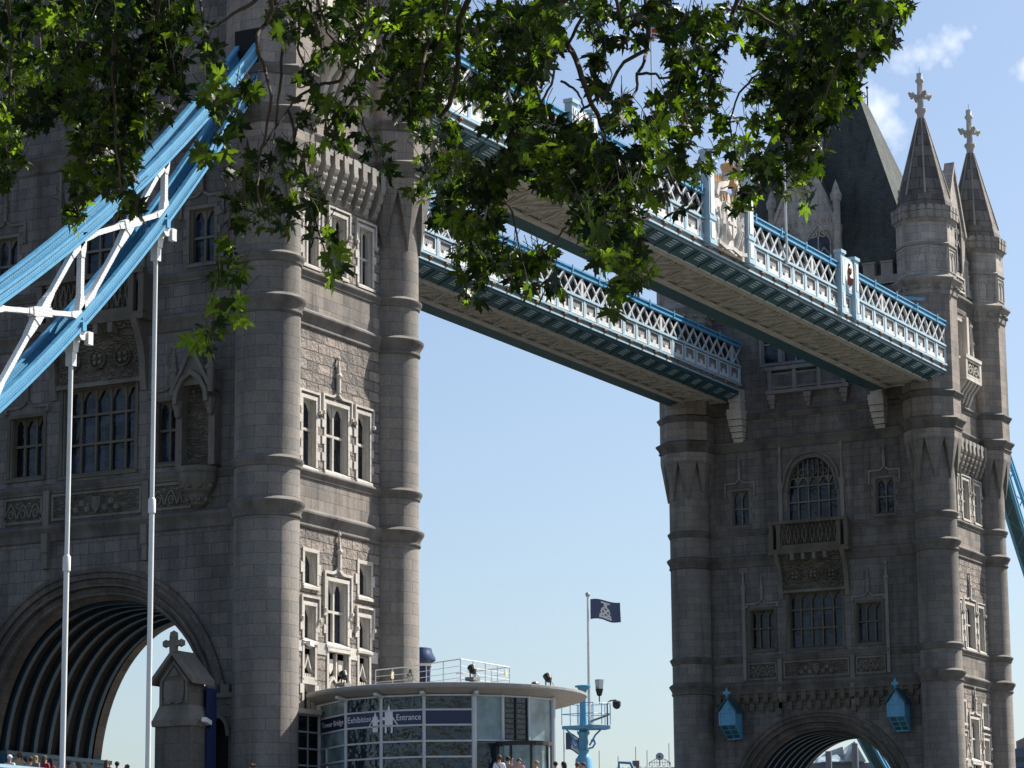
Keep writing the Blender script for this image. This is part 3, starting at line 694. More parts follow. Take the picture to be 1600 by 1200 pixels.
def west(T, F, near):
    ox = F.ox
    # windows of the three storeys
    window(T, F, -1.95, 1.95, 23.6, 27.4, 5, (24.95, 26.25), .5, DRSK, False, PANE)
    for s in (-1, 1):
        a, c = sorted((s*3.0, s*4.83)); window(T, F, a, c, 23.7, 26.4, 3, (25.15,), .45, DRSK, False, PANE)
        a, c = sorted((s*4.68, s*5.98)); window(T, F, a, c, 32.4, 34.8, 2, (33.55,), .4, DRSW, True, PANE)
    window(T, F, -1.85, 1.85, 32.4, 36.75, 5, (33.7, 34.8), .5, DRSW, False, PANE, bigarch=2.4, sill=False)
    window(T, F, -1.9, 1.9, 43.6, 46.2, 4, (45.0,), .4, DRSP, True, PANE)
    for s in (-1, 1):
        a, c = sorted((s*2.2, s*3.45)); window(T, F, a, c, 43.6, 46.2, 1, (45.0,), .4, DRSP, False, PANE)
    # hoods and finials
    b = MB()
    for s in (-1, 1):
        a, c = sorted((s*2.75, s*5.05)); hood(b, F, a, c, 26.85, .15, .10, .55, fin=28.9, own=(T, DRSP if not near else DRSW))
        a, c = sorted((s*4.25, s*6.45)); hood(b, F, a, c, 35.35, .8, .11, .5, fin=37.2, own=(T, DRSP if not near else DRSW))
        b = MB(); fpin(b, F, s*2.28, 32.3, 38.1, .15, .10); b.build('pinnacle', DRSP if not near else DRSW, T)
        if not near: b = MB(); fbox(b, F, s*5.25-.11, s*5.25+.11, 21.6, 27.0, 0, .16); fpin(b, F, s*5.25, 27.0, 29.3, .13, .1); b.build('pinnacle', DRSP, T)
    # frieze panels between the two lower string courses
    b = MB()
    carved(b, F, -2.35, 2.35, 21.65, 22.72, .05, 0, 1, 0, True); b.build('carved_frieze', [CARV, DRSW], T)
    for u in (-4.95, 2.95): b = MB(); carved(b, F, u, u+2.0, 21.65, 22.72, .05, 0, 1, 3); b.build('carved_frieze', [CARV, DRSW], T)
    for s in (-1, 1): b = MB(); fbox(b, F, s*2.65-.16, s*2.65+.16, 21.4, 22.95, 0, .2, 1); fbox(b, F, s*2.65-.13, s*2.65+.13, 19.5, 21.0, 0, .2, 1); fbox(b, F, s*2.65-.16, s*2.65+.16, 20.2, 21.05, 0, .28, 1); b.build('pilaster', [CARV, DRSW], T)
    # great corbel under the balcony with scrolled consoles
    b = MB(); prof = [(.06, 27.6), (.08, 28.3), (.22, 29.0), (.55, 29.7), (.9, 30.02)]
    for (d0, z0), (d1, z1) in zip(prof[:-1], prof[1:]): b.face([F.p(-2.3, z0, d0), F.p(2.3, z0, d0), F.p(2.3, z1, d1), F.p(-2.3, z1, d1)], 0)
    for s in (-1, 1):
        P = [(.10, 27.0), (.22, 27.5), (.26, 28.2), (.40, 28.9), (.75, 29.6), (1.02, 30.02), (0, 30.02), (0, 27.0)]
        b.prism([F.p(s*2.42-.16, z, d) for d, z in P], Vector(F.p(.32, 0, 0))-Vector(F.p(0, 0, 0)), 1)
    for k in (-1, 0, 1):
        ribbon(b, F, [(k*1.35+.42*math.cos(t), 28.6+.42*math.sin(t)) for t in np.linspace(0, 6.283, 13)[:-1]], .08, .08, .26, 0, True)
        for q in range(4): b.ball(F.p(k*1.35+.2*math.cos(q*1.57+.8), 28.6+.2*math.sin(q*1.57+.8), .2), .11, 6, 1)
    for u in (-1.2, -.4, .4, 1.2): fbox(b, F, u-.12, u+.12, 29.55, 30.02, .3, 1.0, 1)
    fbox(b, F, -2.4, 2.4, 27.42, 27.6, 0, .18, 1)
    b.build('carved_corbel', [CARV, DRSW], T)
    b = MB()
    fbox(b, F, -2.95, 2.95, 30.0, 30.24, -.01, 1.0, 1); fbox(b, F, -2.85, 2.85, 30.24, 30.36, 0, 0.92, 1)
    fbox(b, F, -2.9, 2.9, 32.08, 32.3, .66, .96, 1)
    for u in (-2.75, 2.75, -2.2, 2.2): fbox(b, F, u-.14, u+.14, 30.36, 32.08, .66, .9, 1)
    fbox(b, F, -2.1, 2.1, 30.36, 30.62, .7, .86, 1)
    for k in range(7):
        a = -2.05+k*4.1/7; w = 4.1/7
        ribbon(b, F, [(a, 30.6), (a+w/2, 32.05), (a+w, 30.6)], .10, .72, .85, 1); ribbon(b, F, [(a, 32.05), (a+w/2, 30.6), (a+w, 32.05)], .08, .74, .83, 1)
    for s in (-1, 1): fbox(b, F, s*2.8-.06, s*2.8+.06, 30.36, 32.08, 0, .66, 1)
    b.face([F.p(-2.05, 30.6, .70), F.p(2.05, 30.6, .70), F.p(2.05, 32.06, .70), F.p(-2.05, 32.06, .70)], 0)
    b.build('balcony', [CARV, DRSK], T)
    # upper balcony panels
    b = MB()
    for k in range(3):
        a = -2.75+k*1.84; carved(b, F, a+.12, a+1.72, 41.75, 42.75, .22, 2, 1)
    for k in range(4): fbox(b, F, -2.9+k*1.84, -2.62+k*1.84, 41.5, 43.1, 0, .38, 1); 
    fbox(b, F, -3.1, 3.1, 43.0, 43.25, 0, .45, 1); fbox(b, F, -3.1, 3.1, 41.35, 41.6, 0, .4, 1)
    for u in (-2.7, 0, 2.7):
        for q in range(3): fbox(b, F, u-.28+.07*q, u+.28-.07*q, 40.95-.3*q, 41.3-.3*q, 0, .38-.1*q, 1)
    b.build('upper_balcony', [CARV, DRSP, WALLW], T)
    gable(T, F, 2.3, 53.3, 58.4, [(-1.85, -.25, 49.8, 52.3), (.3, 1.9, 49.8, 52.3)], True, 3.6)
    if near:
        b = MB(); fbox(b, F, 8.46, 9.66, 40.0, 41.7, .0, 2.31); b.build('chain_slot', DARK, T)
        # canopied statue niche on a carved corbel
        b = MB(); uc = 5.42
        fbox(b, F, uc-1.0, uc-.68, 23.3, 26.2, 0, .5, 1); fbox(b, F, uc+.68, uc+1.0, 23.3, 26.2, 0, .5, 1)
        b.face([F.p(uc-.7, 23.3, .06), F.p(uc+.7, 23.3, .06), F.p(uc+.7, 27.2, .06), F.p(uc-.7, 27.2, .06)], 0)
        arc = [(uc-.8, 26.0), (uc-.75, 26.5), (uc-.45, 27.05), (uc, 27.35), (uc+.45, 27.05), (uc+.75, 26.5), (uc+.8, 26.0)]
        ribbon(b, F, arc, .2, 0, .95, 1)
        ribbon(b, F, [(uc-1.0, 26.6), (uc-.5, 27.5), (uc, 28.5), (uc+.5, 27.5), (uc+1.0, 26.6)], .16, 0, .9, 1)
        b.prism([F.p(uc-.9, 26.8, .05), F.p(uc+.9, 26.8, .05), F.p(uc, 28.4, .05)], Vector(F.p(0, 0, .7))-Vector(F.p(0, 0, 0)), 1)
        for s in (-1, 1):
            fpin(b, F, uc+s*.95, 26.4, 28.9, .17, .75, 1)
            c = F.p(uc+s*.84, 0, .6); b.lathe(c[:2], [(0, 25.4), (.13, 25.5), (.17, 25.8), (.24, 25.95), (.24, 26.15), (0, 26.3)], 8, 1)
        fpin(b, F, uc, 28.2, 29.6, .15, .6, 1)
        c = F.p(uc, 0, .12)
        b.lathe(c[:2], [(0, 21.5), (.35, 21.65), (.5, 21.95), (.55, 22.1), (.72, 22.25), (.85, 22.55), (.92, 22.75), (.92, 22.95), (1.0, 23.05), (1.0, 23.25), (0, 23.3)], 14, 1)
        for k in range(10):
            a = math.pi*2*k/10; b.ball((c[0]+.78*math.cos(a), c[1]+.78*math.sin(a), 22.42), .13, 6, 1); b.ball((c[0]+.48*math.cos(a), c[1]+.48*math.sin(a), 21.85), .11, 6, 1)
        b.build('statue_niche', [CARV, DRSW], T)
    else:
        b = MB(); u = -7.4                      # corbel table over the road arch
        k = 0
        while u < 7.3:
            fbox(b, F, u, u+.36, 20.1, 20.66, 0, .30); fbox(b, F, u+.03, u+.33, 19.98, 20.1, 0, .2)
            fbox(b, F, u+.36, u+.70, 20.4, 20.66, 0, .2)
            fbox(b, F, u+.36, u+.70, 19.5, 20.0, 0, .2); fbox(b, F, u+.38, u+.68, 19.38, 19.5, 0, .12); fbox(b, F, u, u+.36, 19.75, 19.93, 0, .1)
            u += .70; k += 1
        fbox(b, F, -7.5, 7.5, 20.66, 20.76, 0, .34)
        for u in (-2.7, 2.7): fbox(b, F, u-.16, u+.16, 19.1, 19.55, 0, .36)
        b.build('corbel_table', DRSK, T)
        for s in (-1, 1):                        # white corbels that carry the walkways
            b = MB(); uc = s*5.25
            fbox(b, F, uc-.42, uc+.42, 40.2, 41.9, 0, .8); fbox(b, F, uc-.55, uc+.55, 40.2, 40.45, 0, 1.0); fbox(b, F, uc-.48, uc+.48, 41.0, 41.2, 0, .9)
            for q, (h, dd) in enumerate(((.5, .95), (.45, .82), (.4, .66), (.4, .48), (.3, .3))):
                z = 40.2-sum((.5, .45, .4, .4, .3)[:q]); fbox(b, F, uc-.55+.05*q, uc+.55-.05*q, z-h+.05, z, 0, dd); fbox(b, F, uc-.58+.05*q, uc+.58-.05*q, z-.1, z-.0, 0, dd+.06)
            b.build('walkway_corbel', DRS, T)

def south(T, F, near):
    W1 = dict(mat=DRS, quoin=True)
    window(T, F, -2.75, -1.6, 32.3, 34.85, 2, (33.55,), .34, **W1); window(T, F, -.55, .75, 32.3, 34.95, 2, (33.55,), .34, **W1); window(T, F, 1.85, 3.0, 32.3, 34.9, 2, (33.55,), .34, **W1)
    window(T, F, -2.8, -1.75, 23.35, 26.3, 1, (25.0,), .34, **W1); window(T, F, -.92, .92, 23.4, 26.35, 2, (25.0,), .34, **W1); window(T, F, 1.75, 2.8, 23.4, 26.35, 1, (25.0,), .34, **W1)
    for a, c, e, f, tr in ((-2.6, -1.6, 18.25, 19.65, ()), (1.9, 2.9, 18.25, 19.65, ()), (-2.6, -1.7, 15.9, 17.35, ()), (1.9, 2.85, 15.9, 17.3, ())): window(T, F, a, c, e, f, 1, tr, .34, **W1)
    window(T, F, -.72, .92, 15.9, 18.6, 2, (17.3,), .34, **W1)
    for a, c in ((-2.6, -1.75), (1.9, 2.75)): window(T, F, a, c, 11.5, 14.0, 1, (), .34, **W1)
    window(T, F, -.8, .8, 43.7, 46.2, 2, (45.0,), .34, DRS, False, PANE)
    b = MB()
    # labels
    for a, c, z in ((-3.0, -1.35, 35.15), (-.8, 1.0, 35.25), (1.6, 3.25, 35.2)): hood(b, F, a, c, z, 1.0, own=(T, DRS))
    hood(b, F, -3.1, -1.5, 26.62, .75, own=(T, DRS)); hood(b, F, -1.18, 1.18, 26.72, .75, .1, .5, fin=28.7, own=(T, DRS)); hood(b, F, 1.5, 3.05, 26.66, .75, own=(T, DRS))
    hood(b, F, -1.0, 1.2, 18.95, 1.6, .12, .55, fin=20.9, own=(T, DRS))
    for a, c in ((-2.85, -1.45), (1.68, 3.1)): hood(b, F, a, c, 17.72, .9, own=(T, DRS))
    # panelled stage with shields
    for a, c in ((-2.6, -1.75), (1.9, 2.75)):
        uc = (a+c)/2; fbox(b, F, a-.15, a, 14.2, 15.7, -.02, .05); fbox(b, F, c, c+.15, 14.2, 15.7, -.02, .05)
        ribbon(b, F, [(a, 14.5), (uc-.2, 14.75), (uc, 15.2), (uc+.2, 14.75), (c, 14.5)], .08, -.25, -.05); fbox(b, F, a, c, 14.1, 14.32, -.25, .04)
        for q in range(5): fbox(b, F, a+.04+q*(c-a)/5, a+.12+q*(c-a)/5, 14.32, 14.46, -.2, -.05)
    fbox(b, F, -.78, -.62, 13, 15.7, -.02, .05); fbox(b, F, 1.02, 1.18, 13, 15.7, -.02, .05); fbox(b, F, .15, .25, 14.3, 15.5, -.25, -.08)
    for u in (-.23, .62):
        b.prism([F.p(u+x, z, -.24) for x, z in ((-.2, 15.25), (-.2, 14.85), (0, 14.6), (.2, 14.85), (.2, 15.25))], Vector(F.p(0, 0, .12))-Vector(F.p(0, 0, 0)))
        ribbon(b, F, [(u-.38, 13.9), (u-.3, 14.2), (u, 14.45), (u+.3, 14.2), (u+.38, 13.9)], .1, -.1, .05)
    fbox(b, F, -.78, 1.18, 15.55, 15.72, -.02, .1)
    for u0, u1 in ((-3.4, -2.76), (-1.55, -.78), (1.2, 1.75), (2.9, 3.5)): fbox(b, F, u0, u1, 15.35, 15.85, 0, .035)
    # corbels: pale quoins between upper windows
    b.build('panelled_stage', DRS, T)
    b = MB(); u = -3.55                          # machicolation
    while u < 3.7:
        for q, (h, dd) in enumerate(((.42, .62), (.4, .48), (.36, .34), (.3, .2))):
            z = 36.95-sum((.42, .4, .36, .3)[:q]); P = [(0, z), (dd, z), (dd, z-h*.35), (dd-.06, z-h*.75), (dd-.16, z-h), (0, z-h)]
            b.prism([F.p(u, zz, d) for d, zz in P], Vector(F.p(.36, 0, 0))-Vector(F.p(0, 0, 0)))
        fbox(b, F, u+.36, u+.80, 37.35, 37.62, 0, .55); u += .8
        fbox(b, F, u-.8, u-.44, 36.95, 37.62, 0, .6)
    b.build('corbel_table', DRSD, T)
    b = MB()                                     # stone balcony high on the side
    fbox(b, F, -1.55, 1.55, 41.7, 41.95, 0, 1.0); fbox(b, F, -1.6, 1.6, 43.2, 43.45, .62, 1.05)
    for u in (-1.42, 1.42): fbox(b, F, u-.16, u+.16, 41.95, 43.2, .68, 1.0); fbox(b, F, u-.1, u+.1, 41.95, 43.2, 0, .68)
    b2 = F.p
    b.face([b2(-1.3, 41.95, .9), b2(1.3, 41.95, .9), b2(1.3, 43.2, .9), b2(-1.3, 43.2, .9)], 1)
    carved(b, F, -1.2, 1.2, 42.05, 43.1, .91, 1, 0, 2)
    for u in (-1.3, -.65, 0, .65, 1.3):
        P = [(0, 40.25), (.12, 40.3), (.3, 40.7), (.42, 41.0), (.72, 41.35), (.95, 41.7), (0, 41.7)]; b.prism([F.p(u-.14, z, d) for d, z in P], Vector(F.p(.28, 0, 0))-Vector(F.p(0, 0, 0)))
    for s in (-1, 1): fbox(b, F, s*1.15-.2, s*1.15+.2, 43.4, 46.6, 0, .3)
    b.build('balcony', [DRS, CARV], T)
    for s in (-1, 1): b = MB(); fpin(b, F, s*1.9, 43.6, 46.4, .16, .25); b.build('pinnacle', DRS, T)
    b = MB(); carved(b, F, -1.2, 1.2, 48.3, 49.3, .12, 1, 0, 2); b.build('carved_frieze', [DRS, CARV], T)
    gable(T, F, 1.9, 52.6, 57.2, [(-.75, .75, 49.7, 53.4)], False, 3.2)

tower(0.0, True)
TF = tower(82.3, False)


# ------------------------------------------------------------------ high level walkways
def walkway(yS, yN, label, crests, x1, dz):
    x0 = 6.3
    T = thing('walkway', ((x0+x1)/2, (yS+yN)/2, 41.0), label, 'walkway')
    xm = (x0+x1)/2
    b = MB()
    b.box(x0, x1, yS+1.0, yN-1.0, 41.2, 41.3)
    for y in (yS+1.22, yN-1.22): b.box(x0, x1, y-.22, y+.22, 41.0, 41.1); b.box(x0, x1, y-.05, y+.05, 41.12, 41.5)
    n = int((x1-x0)/1.85); pw = (x1-x0)/n
    for k in range(n+1):
        x = x0+k*pw; b.box(max(x-.07, x0), min(x+.07, x1), yS+1.3, yN-1.3, 41.05, 41.2)
        if k < n:
            for (a, c) in ((yS+1.3, yN-1.3),) if k % 2 else ((yN-1.3, yS+1.3),):
                b.bar((x, a, 41.13), (x+pw, c, 41.13), .12, .12)
            for f in (.33, .66): b.bar((x, yS+1.35, 41.16), (x+pw, yS+1.35+(yN-yS-2.7)*f, 41.16), .05, .07); b.bar((x+pw, yN-1.35, 41.16), (x, yN-1.35-(yN-yS-2.7)*f, 41.16), .05, .07)
    for y in np.linspace(yS+1.9, yN-1.9, 2): b.box(x0, x1, y-.03, y+.03, 41.12, 41.2)
    b.build('soffit', CRM, T)
    b = MB()
    for y, s in ((yS, 1), (yN, -1)):
        ya, yb, yc_, yd = y+s*1.0, y+s*.9, y+s*.10, y+s*.02
        q = [(ya, 41.08), (yd, 41.50), (yd, 41.72), (yc_, 41.72), (yb, 41.3)]
        b.prism([(x0, yy, zz) for yy, zz in q], (x1-x0, 0, 0))
        for k in range(n+1):
            x = min(max(x0+k*pw, x0+.06), x1-.06); b.hexa([(x-.05, y+s*1.0, 41.02), (x+.05, y+s*1.0, 41.02), (x+.05, y+s*.9, 41.3), (x-.05, y+s*.9, 41.3), (x-.05, y+s*.04, 41.42), (x+.05, y+s*.04, 41.42), (x+.05, y+s*.1, 41.6), (x-.05, y+s*.1, 41.6)])
    b.prism([(x0, yy, zz) for yy, zz in ((yN-1.0, 41.06), (yN-.12, 40.9), (yN-.04, 40.9), (yN-.04, 41.2), (yN-.9, 41.2))], (x1-x0, 0, 0))
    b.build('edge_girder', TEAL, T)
    b = MB()
    for k in range(n):
        if k % 2 == 0 or True:
            x = x0+k*pw
            for q in range(4):
                f = .42+.15*q; yy = yS+1.0-.98*f; zz = 41.08+.42*f-.03; b.hexa([(x+.55, yy-.03, zz), (x+1.3, yy-.03, zz), (x+1.3, yy+.03, zz-.02), (x+.55, yy+.03, zz-.02), (x+.55, yy-.03, zz+.03), (x+1.3, yy-.03, zz+.03), (x+1.3, yy+.03, zz+.01), (x+.55, yy+.03, zz+.01)])
    b.build('grille', LBLUE, T)
    b = MB()
    for y, s in ((yS, -1), (yN, 1)):
        for zz0, zz1, d0, d1, mi in ((41.70, 41.80, .10, .10, 0), (41.80, 42.10, .02, .02, 1), (42.08, 42.2, .16, .16, 0), (43.38, 43.5, .14, .14, 0), (43.50, 43.56, .08, .08, 0)):
            ya, yb = sorted((y+s*d0, y-s*.12)); b.box(x0, x1, ya, yb, zz0, zz1, mi)
        ya, yb = sorted((y-s*.02, y-s*.12)); b.box(x0, x1, ya, yb, 42.2, 43.38, 1)
        for k in range(n+1):
            x = min(max(x0+k*pw, x0+.12), x1-.12); ya, yb = sorted((y+s*.09, y-s*.02)); b.box(x-.12, x+.12, ya, yb, 42.2, 43.38, 0)
    b.build('cornice', [LBLUE, GREYP], T)
    # ornamental panels and bosses: one of each, then copies
    b = MB(); y = yS-.0
    def rect(u0, u1, z0, z1, d0, d1, mi): b.box(u0, u1, y-d1, y-d0, z0, z1, mi)
    cx = x0+pw*.5; hw = pw/2-.2
    for (u0, u1, z0, z1) in ((cx-hw, cx+hw, 42.3, 42.38), (cx-hw, cx+hw, 43.22, 43.3), (cx-hw, cx-hw+.09, 42.38, 43.22), (cx+hw-.09, cx+hw, 42.38, 43.22)): rect(u0, u1, z0, z1, .0, .06, 0)
    for k in range(5):                                   # fan of petals
        a = math.pi*(k+.5)/5; r = .44
        P = [(cx, 42.40), (cx+r*.55*math.cos(a-.26), 42.40+r*.75*math.sin(a-.26)), (cx+r*math.cos(a), 42.40+r*1.15*math.sin(a)), (cx+r*.55*math.cos(a+.26), 42.40+r*.75*math.sin(a+.26))]
        b.prism([(u, y-.0, z) for u, z in P], (0, -.05, 0), 0)
    for s in (-1, 1): b.prism([(cx+s*.15, y, 42.4), (cx+s*hw*.85, y, 42.4), (cx+s*hw*.85, y, 42.62)], (0, -.04, 0), 0)
    pan = b.build('parapet_panel', [WHT], T)
    b = MB(); b.ball((x0+pw*.5, y-.08, 41.95), .13, 8); b.ball((x0+pw*.5, y-.18, 41.93), .08, 6); bos = weld(b.build('boss', RUST, T), 80)
    for k in range(1, n):
        dupe(pan, T, (k*pw, 0, 0)); dupe(bos, T, (k*pw, 0, 0))
    # lattice of the two side walls, outer and inner leaves
    for y, s in ((yS, -1), (yN, 1)):
        b = MB(); mod = 1.285; nn = int((x1-x0)/mod); mod = (x1-x0)/nn
        for off, lw, dx in ((.0, .105, 0), (-.30, .09, mod*.5)):
            for k in range(nn):
                a, c = x0+k*mod+dx, x0+(k+1)*mod+dx
                if c > x1: continue
                yy = y+s*off
                b.bar((a, yy, 44.8), (c, yy, 43.52), .05, lw, 0, (0, 1, 0)) if False else b.bar((a, yy, 44.8), (c, yy, 43.52), lw, .06, 0, (0, 1, 0))
                b.bar((a, yy+s*.065, 43.52), (c, yy+s*.065, 44.8), lw, .06, 0, (0, 1, 0))
        for k in range(0, nn+1, 9):
            x = x0+k*mod; b.box(max(x0, x-.16), min(x1, x+.16), y-.05, y+.05, 43.5, 44.8)
        b.build('lattice', LATW, T)
        b = MB()
        ya, yb = sorted((y+s*.16, y-s*.1))
        b.box(x0, x1, ya, yb, 44.78, 44.9); ya, yb = sorted((y+s*.06, y-s*.1)); b.box(x0, x1, ya, yb, 44.9, 45.08); ya, yb = sorted((y+s*.2, y-s*.1)); b.box(x0, x1, ya, yb, 45.08, 45.16)
        for k in range(0, n, 2): x = x0+k*pw; b.box(x, x+.12, y+s*.2-.03, y+s*.2+.03, 44.9, 45.3)
        b.build('eaves_rail', BLUE, T)
        b = MB(); yg = y-s*.55; b.box(x0, x1, yg-.02, yg+.02, 43.3, 44.95)
        b.build('window_glass', glass('walkway glass', (.055, .055, .06), .15), T)
    b = MB(); ym = (yS+yN)/2
    b.face([(x0, yS-.15, 45.2), (x1, yS-.15, 45.2), (x1, ym, 45.75), (x0, ym, 45.75)]); b.face([(x1, yN+.15, 45.2), (x0, yN+.15, 45.2), (x0, ym, 45.75), (x1, ym, 45.75)])
    b.face([(x0, yS-.15, 45.17), (x0, yN+.15, 45.17), (x1, yN+.15, 45.17), (x1, yS-.15, 45.17)])
    b.build('roof', ROOFB, T)
    if crests:
        # centre crest: two tall posts with a carved coat of arms between
        for xx in (37.5, 42.9):
            b = MB(); y = yS-.12
            b.box(xx-.38, xx+.38, y-.3, y+.2, 41.9, 46.6); b.box(xx-.46, xx+.46, y-.36, y+.24, 42.0, 42.25); b.box(xx-.44, xx+.44, y-.35, y+.22, 43.42, 43.62)
            b.lathe((xx, y-.05), [(.45, 46.55), (.58, 46.7), (.58, 46.85), (.42, 46.95), (.42, 47.25), (.5, 47.3), (.5, 47.45), (.2, 47.55), (0, 47.6)], 8, 0, math.pi/8)
            for zz in (42.35, 43.75): b.box(xx-.24, xx+.24, y-.34, y-.3, zz, zz+.9 if zz < 43 else 46.3, 1)
            b.build('crest_post', [LBLUE, WHT], T)
        b = MB(); y = yS-.25; xc = 40.2; G = lambda u, z, d=0: (xc+u, y+.1-d*.45, z)
        class GF: p = staticmethod(lambda u, z, d: (xc+u, y-d, z))
        b.box(xc-2.2, xc+2.2, y, y+.15, 42.0, 45.0)
        b.prism([G(-.55, 44.4), (xc-.55, y, 43.4), (xc, y, 42.8), (xc+.55, y, 43.4), (xc+.55, y, 44.4)], (0, -.22, 0))
        ribbon(b, GF, [(0, 42.9), (0, 44.4)], .16, .2, .26, 1); ribbon(b, GF, [(-.5, 43.75), (.5, 43.75)], .16, .2, .262, 1)
        for s in (-1, 1):                                  # supporters
            b.tube([G(s*.75, 42.3, .1), G(s*.95, 42.9, .2), G(s*1.15, 43.5, .25), G(s*.95, 44.1, .22), G(s*.8, 44.55, .25)], [.13, .22, .30, .22, .18], 8)
            b.ball(G(s*.72, 44.72, .28), .22, 8); b.tube([G(s*1.0, 43.9, .2), G(s*.7, 44.0, .3), G(s*.55, 43.8, .32)], .09, 6); b.tube([G(s*1.1, 43.1, .2), G(s*1.35, 42.5, .25), G(s*1.1, 42.15, .2)], [.16, .12, .08], 6)
            b.tube([G(s*1.2, 43.6, .15), G(s*1.6, 44.3, .15), G(s*1.75, 43.7, .1), G(s*1.6, 43.0, .1), G(s*1.85, 42.5, .1)], [.14, .2, .22, .14, .06], 7)
            for q in range(4): b.ball(G(s*(1.5+.12*q), 42.5+.55*q, .12), .16, 6)
        ribbon(b, GF, [(-1.9, 42.35), (-1, 42.2), (0, 42.35), (1, 42.2), (1.9, 42.35)], .22, .1, .24)
        b.build('coat_of_arms', plainstone('white painted carving', (.66, .62, .58), .45, bmp=.06, bscale=9), T)
        b = MB()                                           # scrolled pediment above the arms
        for s in (-1, 1):
            ribbon(b, GF, [(s*2.2, 45.0), (s*1.9, 45.6), (s*1.3, 45.75), (s*.8, 45.95), (s*.35, 46.6)], .28, -.1, .3); ribbon(b, GF, [(s*2.15, 45.2), (s*1.8, 45.4), (s*1.2, 45.5), (s*.6, 45.7)], .16, -.1, .22)
            for q in range(5): b.tube([G(s*(2.0-.32*q), 45.8+.06*q, .05), G(s*(1.95-.32*q), 46.3+.07*q, .08)], [.12, .05], 6, 1)
            for q in range(3): b.tube([G(s*(.3+.35*q), 44.9, .2), G(s*(.35+.4*q), 45.5-.1*q, .25)], [.06, .11], 5, 1)
        b.lathe((xc, y-.05), [(.25, 45.9), (.40, 46.1), (.42, 46.9), (.5, 47.1), (.5, 47.25), (.3, 47.35), (0, 47.5)], 10, 1)
        b.box(xc-1.9, xc+1.9, y-.02, y+.1, 45.0, 45.6)
        b.build('pediment', [plainstone('cream carved pediment', (.66, .60, .52), .3), GOLD], T)
        for xx in (21.9, 58.4):
            b = MB(); y = yS-.12
            for q in (-1.15, 1.15): b.box(xx+q-.32, xx+q+.32, y-.22, y+.2, 41.95, 45.75); b.box(xx+q-.4, xx+q+.4, y-.3, y+.24, 45.75, 45.95); b.box(xx+q-.14, xx+q+.14, y-.25, y-.22, 43.8, 45.5, 1); b.box(xx+q-.14, xx+q+.14, y-.25, y-.22, 42.4, 43.3, 1)
            b.box(xx-.85, xx+.85, y-.08, y+.1, 43.5, 45.7); b.build('plaque_post', [LBLUE, WHT], T)
            b = MB(); class_ = None
            b.prism([(xx+u, y-.08, z) for u, z in ((-.62, 45.55), (-.7, 44.6), (-.45, 44.1), (-.3, 43.75), (0, 43.6), (.3, 43.75), (.45, 44.1), (.7, 44.6), (.62, 45.55))], (0, -.08, 0))
            b.lathe((xx, y-.14), [(0, 43.9), (.24, 44.0), (.30, 44.35), (.12, 44.6), (.2, 44.75), (.2, 45.0), (.08, 45.15), (.12, 45.3), (0, 45.42)], 8, 1)
            b.box(xx-.3, xx+.3, y-.2, y-.14, 43.95, 44.05, 1)
            b.build('emblem_plaque', [WHT, paint('brown emblem paint', (.22, .07, .04), .6)], T)
    T.location.z += dz
    return T
walkway(-10.5, -5.1, 'nearer high walkway with white lattice, pale blue panels and a carved coat of arms', True, 76.3, -.33)
walkway(4.9, 9.75, 'farther high walkway with white lattice between the towers, without a coat of arms', False, 77.1, 0.0)
b = MB(); j0, j1 = at(1393, 464, 192.6), at(1444, 467, 193.2); b.bar(tuple(j0), tuple(j1), .2, .16); b.bar(tuple(j0+(j1-j0)*.45+np.array([0, 0, -.55])), tuple(j0+(j1-j0)*.45), .08, .08, 0, (1, 0, 0)); b.bar(tuple(j0+np.array([0, 0, .02])), tuple(at(1345, 455, 190.5)), .04, .04)
tag(b.build('jib_arm', BLUE, loc=tuple(j0)), 'blue steel jib arm sticking out beside the right tower turret at the walkway end', 'jib arm')

def flag_mesh(name, w, h, mat_fn, parent, org, dirv, droop=.25, nseg=24, wave=.12):
    # cloth hung from org (top hoist corner), flying along dirv; mat_fn(u,v)->slot
    d = Vector(dirv).normalized(); n_ = Vector((-d.y, d.x, 0)); b = MB(); nv = 16
    P = lambda u, v: Vector(org)+d*(w*u*(1-.06*u))+n_*(wave*math.sin(u*7+v*1.5)*u*1.2)+Vector((0, 0, -h*v-droop*h*u*u*.6+.06*h*math.sin(u*6)*u))
    for i in range(nseg):
        for j in range(nv):
            b.face([P(i/nseg, (j+1)/nv), P((i+1)/nseg, (j+1)/nv), P((i+1)/nseg, j/nv), P(i/nseg, j/nv)], mat_fn((i+.5)/nseg, (j+.5)/nv))
    o = weld(b.build(name, [NAVYC, WCL, RED], parent), 80)
    return o, P
def flagpole(loc, h, r, label, group, ball=True, fixed=None):
    T = thing('flagpole', loc, label, 'flagpole', group)
    b = MB(); b.lathe(loc[:2], [(r, loc[2]), (r*.6, loc[2]+h)], 8); b.build('pole', WHT, T)
    if ball: b = MB(); b.ball((loc[0], loc[1], loc[2]+h+r*.9), r*1.5, 8); b.build('finial', STEEL, T)
    return T
flagpole((34.8, -8.6, 44.9), 9.5, .075, 'tall thin white flagpole on the nearer walkway left of the coat of arms', 'flagpoles on the walkway')
flagpole((48.6, -10.72, 42.9), 11.7, .085, 'tall white flagpole on the nearer walkway between the coat of arms and the right tower', 'flagpoles on the walkway')
def union(u, v):
    x, y = u*2-1, (v-.5)*2
    if abs(x) < .12 or abs(y) < .2: return 2
    if abs(x) < .2 or abs(y) < .34: return 1
    d = abs(abs(x)-abs(y))
    return 2 if d < .07 else 1 if d < .2 else 0
o, _ = flag_mesh('flag', 1.5, .95, union, None, (34.9, -8.6, 54.2), (.35, -.9, 0), .75); tag(o, 'red white and blue flag hanging at the top of the left walkway flagpole behind leaves', 'flag')
